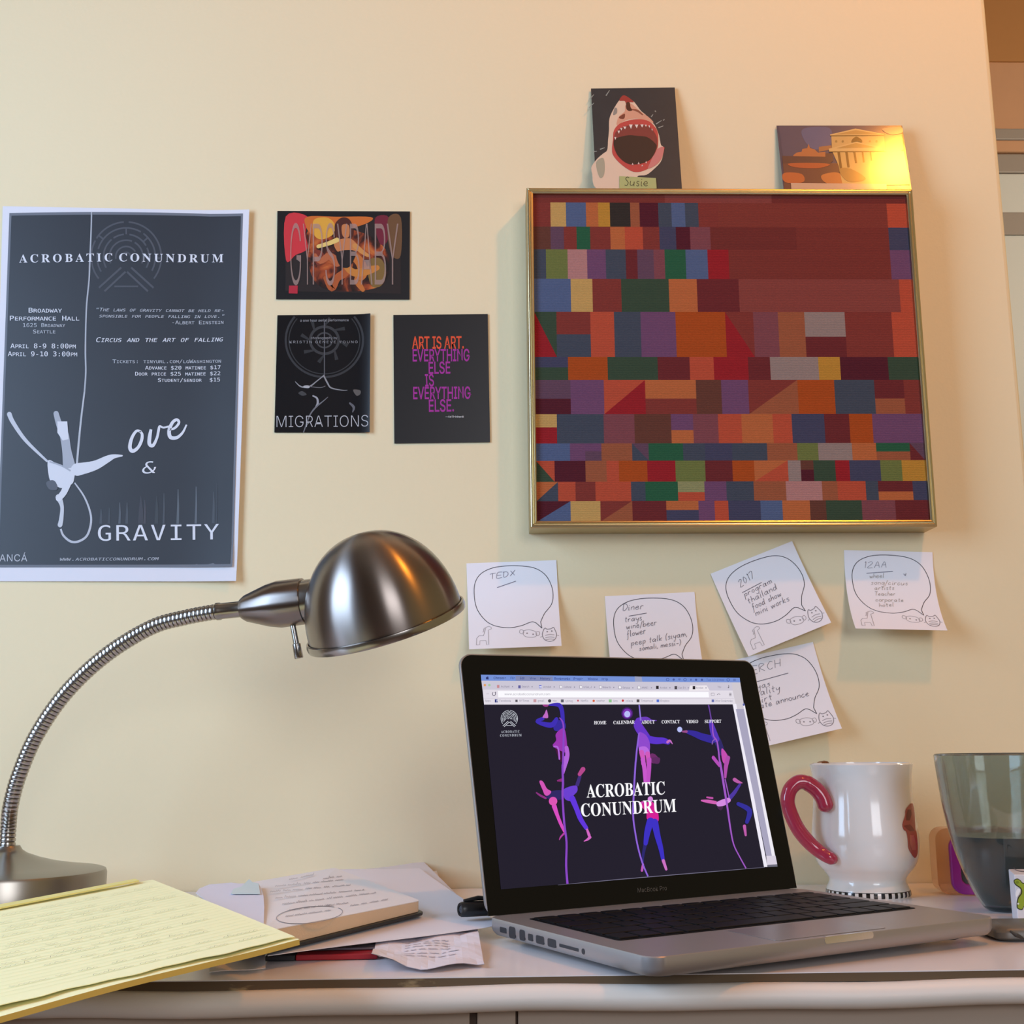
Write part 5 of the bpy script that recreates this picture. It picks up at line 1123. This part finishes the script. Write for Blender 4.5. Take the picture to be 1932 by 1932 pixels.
# open notebook
NB = [(793, 1699, H0+.0270), (632, 1637, H0+.0400), (369, 1683, H0+.0345), (539, 1749, H0+.0275)]
cF, cK, cL, cG = [at_z(*p) for p in NB]; G2 = cG+(cG-cF)*.20; L2 = cL
nbk = thing('notebook', 'open black-covered notebook with cream pages of handwriting, lying on loose papers', 'notebook', (cF+cL)/2-V((0, 0, .02)))
def slab(top4, th, m, name, parent, bevel=.0, drop=0.0):
    q = MB(); t = [p-V((0, 0, drop)) for p in top4]; q.loft([[p-V((0, 0, th)) for p in t], t], m, smooth=False); return q.build(name, parent, bevel=bevel)
m_pg = mat('notebook_page', 'e8e4e4', rough=.7); m_pge = mat('page_edges', 'd8c0a2', rough=.8, bump=.6, bscale=900, bdist=.0004)
def grow(c4, k):
    m_ = sum(c4, V())/4; return [p+(p-m_).normalized()*k for p in c4]
def round4(c4, r, n=5):
    out = []
    for i in range(4):
        p, a, b = c4[i], c4[i-1], c4[(i+1) % 4]; s = p+(a-p).normalized()*r; e = p+(b-p).normalized()*r
        for k in range(n+1): t = k/n; out.append(s*(1-t)**2+p*2*t*(1-t)+e*t**2)
    return out
pg4 = [cF, cK, L2, G2]
q = MB(); t4 = round4([p-V((0, 0, .0006)) for p in pg4], .006); b4 = round4([p-V((0, 0, h_)) for p, h_ in zip(pg4, (.0085, .0085, .0115, .0125))], .006)
q.loft([b4, t4], m_pge, smooth=False); q.build('page_block', nbk)
slab(round4(pg4, .006), .0005, m_pg, 'page', nbk)
q = MB(); cv = [p-V((0, 0, h_)) for p, h_ in zip(grow(pg4, .004), (.0088, .0088, .0118, .0128))]
q.loft([[p-V((0, 0, .0026)) for p in round4(cv, .007)], round4(cv, .007)], mat('notebook_cover', '1c1c1e', rough=.4), smooth=False); q.build('cover', nbk, bevel=.0008)
nn = (cK-cF).cross(cG-cF).normalized(); nn = nn if nn.z > 0 else -nn
d = Decal(plane_map(cF, nn), step=.0002); rs_ = random.Random(12); KN = crop(340, 1600, 3.116)
def scrawl(d, p0, p1, xh, c, w, rs, gap=.3, layer=1):
    """illegible handwriting line"""
    L = math.hypot(p1[0]-p0[0], p1[1]-p0[1]); ux, uy = (p1[0]-p0[0])/L, (p1[1]-p0[1])/L; s = 0
    while s < L-2:
        wl = min(rs.uniform(8, 26), L-s); k = max(4, int(wl/1.6)); pts = []
        for i in range(k+1):
            t = s+wl*i/k; h = (xh*rs.uniform(.5, 1.3) if i % 2 else 0)*(1.5 if rs.random() < .12 else 1); pts.append((p0[0]+ux*t+rs.uniform(-.3, .3), p0[1]+uy*t-h))
        d.line(catmull(pts, 2), w, c, layer); s += wl+rs.uniform(2, 6)
ink_n = '8e8890'
for a, b in (((640, 190), (790, 160)), ((840, 185), (950, 170)), ((560, 230), (960, 190)), ((530, 262), (1000, 222)), ((560, 300), (1080, 250)), ((600, 335), (1150, 268)), ((860, 345), (1000, 325)), ((1000, 345), (1220, 308)), ((640, 372), (900, 335)), ((620, 408), (900, 368))):
    scrawl(d, KN(*a), KN(*b), 2.6, ink_n, .65, rs_)
el = [(760+195*math.cos(R(a)), 395+48*math.sin(R(a))-0.10*195*math.cos(R(a))) for a in range(-30, 325, 12)]; d.line(mp(KN, el), .9, '77737c', 1)
d.build('handwriting', nbk)
# paper slip on the notebook's left half
off = V((0, 0, .0011)); KS2 = KN
def on_nb(x, y, dz): return hit(x, y, cF+V((0, 0, dz)), nn)
sl = mp(KN, [(92, 262), (112, 238), (170, 214), (300, 203), (345, 208), (460, 206), (478, 240), (490, 285), (494, 340), (491, 445), (420, 452), (330, 440), (180, 330)])
q = MB(); m_slip = mat('slip_paper', 'dfe2f4', rough=.6); top_ = [on_nb(x, y, .0010+.0025*max(0, (1690-y)/20)*0) for x, y in sl]; q.loft([[p-nn*.0005 for p in top_], top_], m_slip, smooth=False)
slip = q.build('paper_slip', None, 'bluish white paper slip lying on the open notebook beside the pad', 'paper')
tn = mp(KN, [(298, 268), (312, 240), (360, 226), (405, 182), (425, 200), (460, 208), (470, 268)]); q = MB(); tt = [on_nb(x, y, .0021) for x, y in tn]; q.loft([[p-nn*.0004 for p in tt], tt], mat('torn_note', 'cfe4ea', rough=.6), smooth=False); q.build('torn_tab', slip, label='pale blue torn tab')

# yellow legal pad hanging over the desk front
pA, pB, pC = at_z(556, 1768, H0+.0335), at_z(288, 1660, H0+.0485), at_z(0, 1905, H0+.0135)
ew = (pC-pA); eh = (pB-pA); pn = eh.cross(ew).normalized(); pn = pn if pn.z > 0 else -pn
ew = ew.normalized(); ew = (ew-eh.normalized()*ew.dot(eh.normalized())*.35).normalized(); PW, PH = .225, eh.length
pad = thing('legal_pad', 'yellow ruled legal pad covered in handwriting, overhanging the desk front below the lamp', 'legal pad', pA+ew*.1+eh*.4)
m_yel = mat('yellow_paper', 'faf8c4', rough=.7); m_yeb = mat('yellow_paper_edge', 'e6c664', rough=.75); m_rul = mat('ruled_line', 'd6d8a0', rough=.7)
ew_lo = ((at_z(0, 1931, H0-.002))-pA).normalized()
def PD(u, v, o=0.0): return pA+ew*(u*PW)+eh*v+pn*o
q = MB(); n = 24
def wav(u, v): return .0007*math.sin(u*6+v*4)*(1 if v > .02 else .5)
def gridsheet(fn, m, th, nu=24, nv=24):
    q = MB(); a = q.add([fn(i/nu, j/nv) for j in range(nv+1) for i in range(nu+1)]); b = q.add([fn(i/nu, j/nv)-pn*th for j in range(nv+1) for i in range(nu+1)]); W = nu+1
    for j in range(nv):
        for i in range(nu): k = j*W+i; q.face((a+k, a+k+1, a+k+W+1, a+k+W), m, True); q.face((b+k, b+k+W, b+k+W+1, b+k+1), m, True)
    rim = [i for i in range(W)]+[j*W+nu for j in range(1, nv+1)]+[nv*W+i for i in range(nu-1, -1, -1)]+[j*W for j in range(nv-1, 0, -1)]
    for x, y in zip(rim, rim[1:]+rim[:1]): q.face((a+x, a+y, b+y, b+x), m_yeb if th > .002 else m)
    return q
# the under pages reach a little further than the top page
def under(u, v): return PD(u*1.03-.008, v-.012*(1-v)-.055*max(0, u-.25)*(1-v), -.0012-.0006*math.sin(u*9)*(1-v))
gridsheet(under, m_yel, .0035).build('under_pages', pad)
def curl(u, v): return .0022*max(0, u-.15)**1.2*max(0, 1-v*3.0)**1.5
def topf(u, v): return PD(u, v+(.004*math.sin(u*23)+.003*math.sin(u*51))*(1 if v < .02 else 0)+(0.006*math.sin(u*40)*(1 if v > .98 else 0)), .0004+curl(u, v)+wav(u, v)*.5)
gridsheet(topf, m_yel, .0004, 60, 50).build('top_page', pad)
q = MB(); q.loft([[PD(u, v, .0018+o) for u, v in ((.06, .975), (1.0, .955), (1.0, 1.01), (.06, 1.01))] for o in (0, .0012)], mat('pad_binding', 'e6dc8c', rough=.7), smooth=False); q.build('folded_over_pages', pad)
pmap = lambda u, v: (topf(u, v), pn)
d = Decal(pmap, step=.0003, ydown=False)
for k in range(1, 29):
    v = .03+k*.0315; d.line([(.02+.96*i/16, v) for i in range(17)], .0011, m_rul, 1)
rs_ = random.Random(31); gy2 = '9c9a70'
def padline(u0, u1, v, w=.0015):
    u = u0
    while u < u1:
        wl = rs_.uniform(.03, .11); pts = []; k = max(5, int(wl/.0065))
        for i in range(k+1): pts.append((u+wl*i/k, v+(rs_.uniform(.003, .011) if i % 2 else 0)*(1.8 if rs_.random() < .1 else 1)))
        d.line(catmull(pts, 2), w, gy2, 2); u += wl+rs_.uniform(.012, .04)
for k in range(27):
    v = .06+k*.0315
    if k % 3 == 1 or k % 7 == 3: continue
    u0 = rs_.choice((.05, .05, .10, .16, .28)); padline(u0, u0+rs_.uniform(.25, .8-u0*.4), v)
    if rs_.random() < .3: padline(rs_.uniform(.6, .75), .96, v)
d.build('handwriting', pad)

# pen lying behind the laptop's left hinge
p0 = at_y(869, 1716, 1.055); p1 = p0+lu*.125+V((0, 0, -.004)); pen_r = .0062
pen = thing('pen', 'thick black pen whose round cap end sticks out beside the laptop hinge', 'pen', (p0+p1)/2-V((0, 0, pen_r)))
ax = (p1-p0); m_pen = mat('pen_black', '1c1c1e', rough=.35); m_pen2 = mat('pen_grey', '4a4a50', rough=.3)
q = MB(); q.lathe([(.0032, .0008), (.0034, -.0004), (.0052, -.0006), (.0060, .0008), (.0062, .004), (.0062, .034), (.0056, .035), (.0056, ax.length)], p0, m_pen, ax, 32, True, True); q.build('barrel', pen)
q = MB(); q.lathe([(.0005, .0003), (.0030, .0003)], p0, m_pen2, ax, 24); q.build('cap_end', pen)
q = MB(); q.tube([p0+ax.normalized()*.003+V((0, 0, .0068)), p0+ax.normalized()*.016+V((0, 0, .0085)), p0+ax.normalized()*.036+V((0, 0, .0070))], [.0012, .0020, .0012], m_pen, 10); q.build('clip', pen)
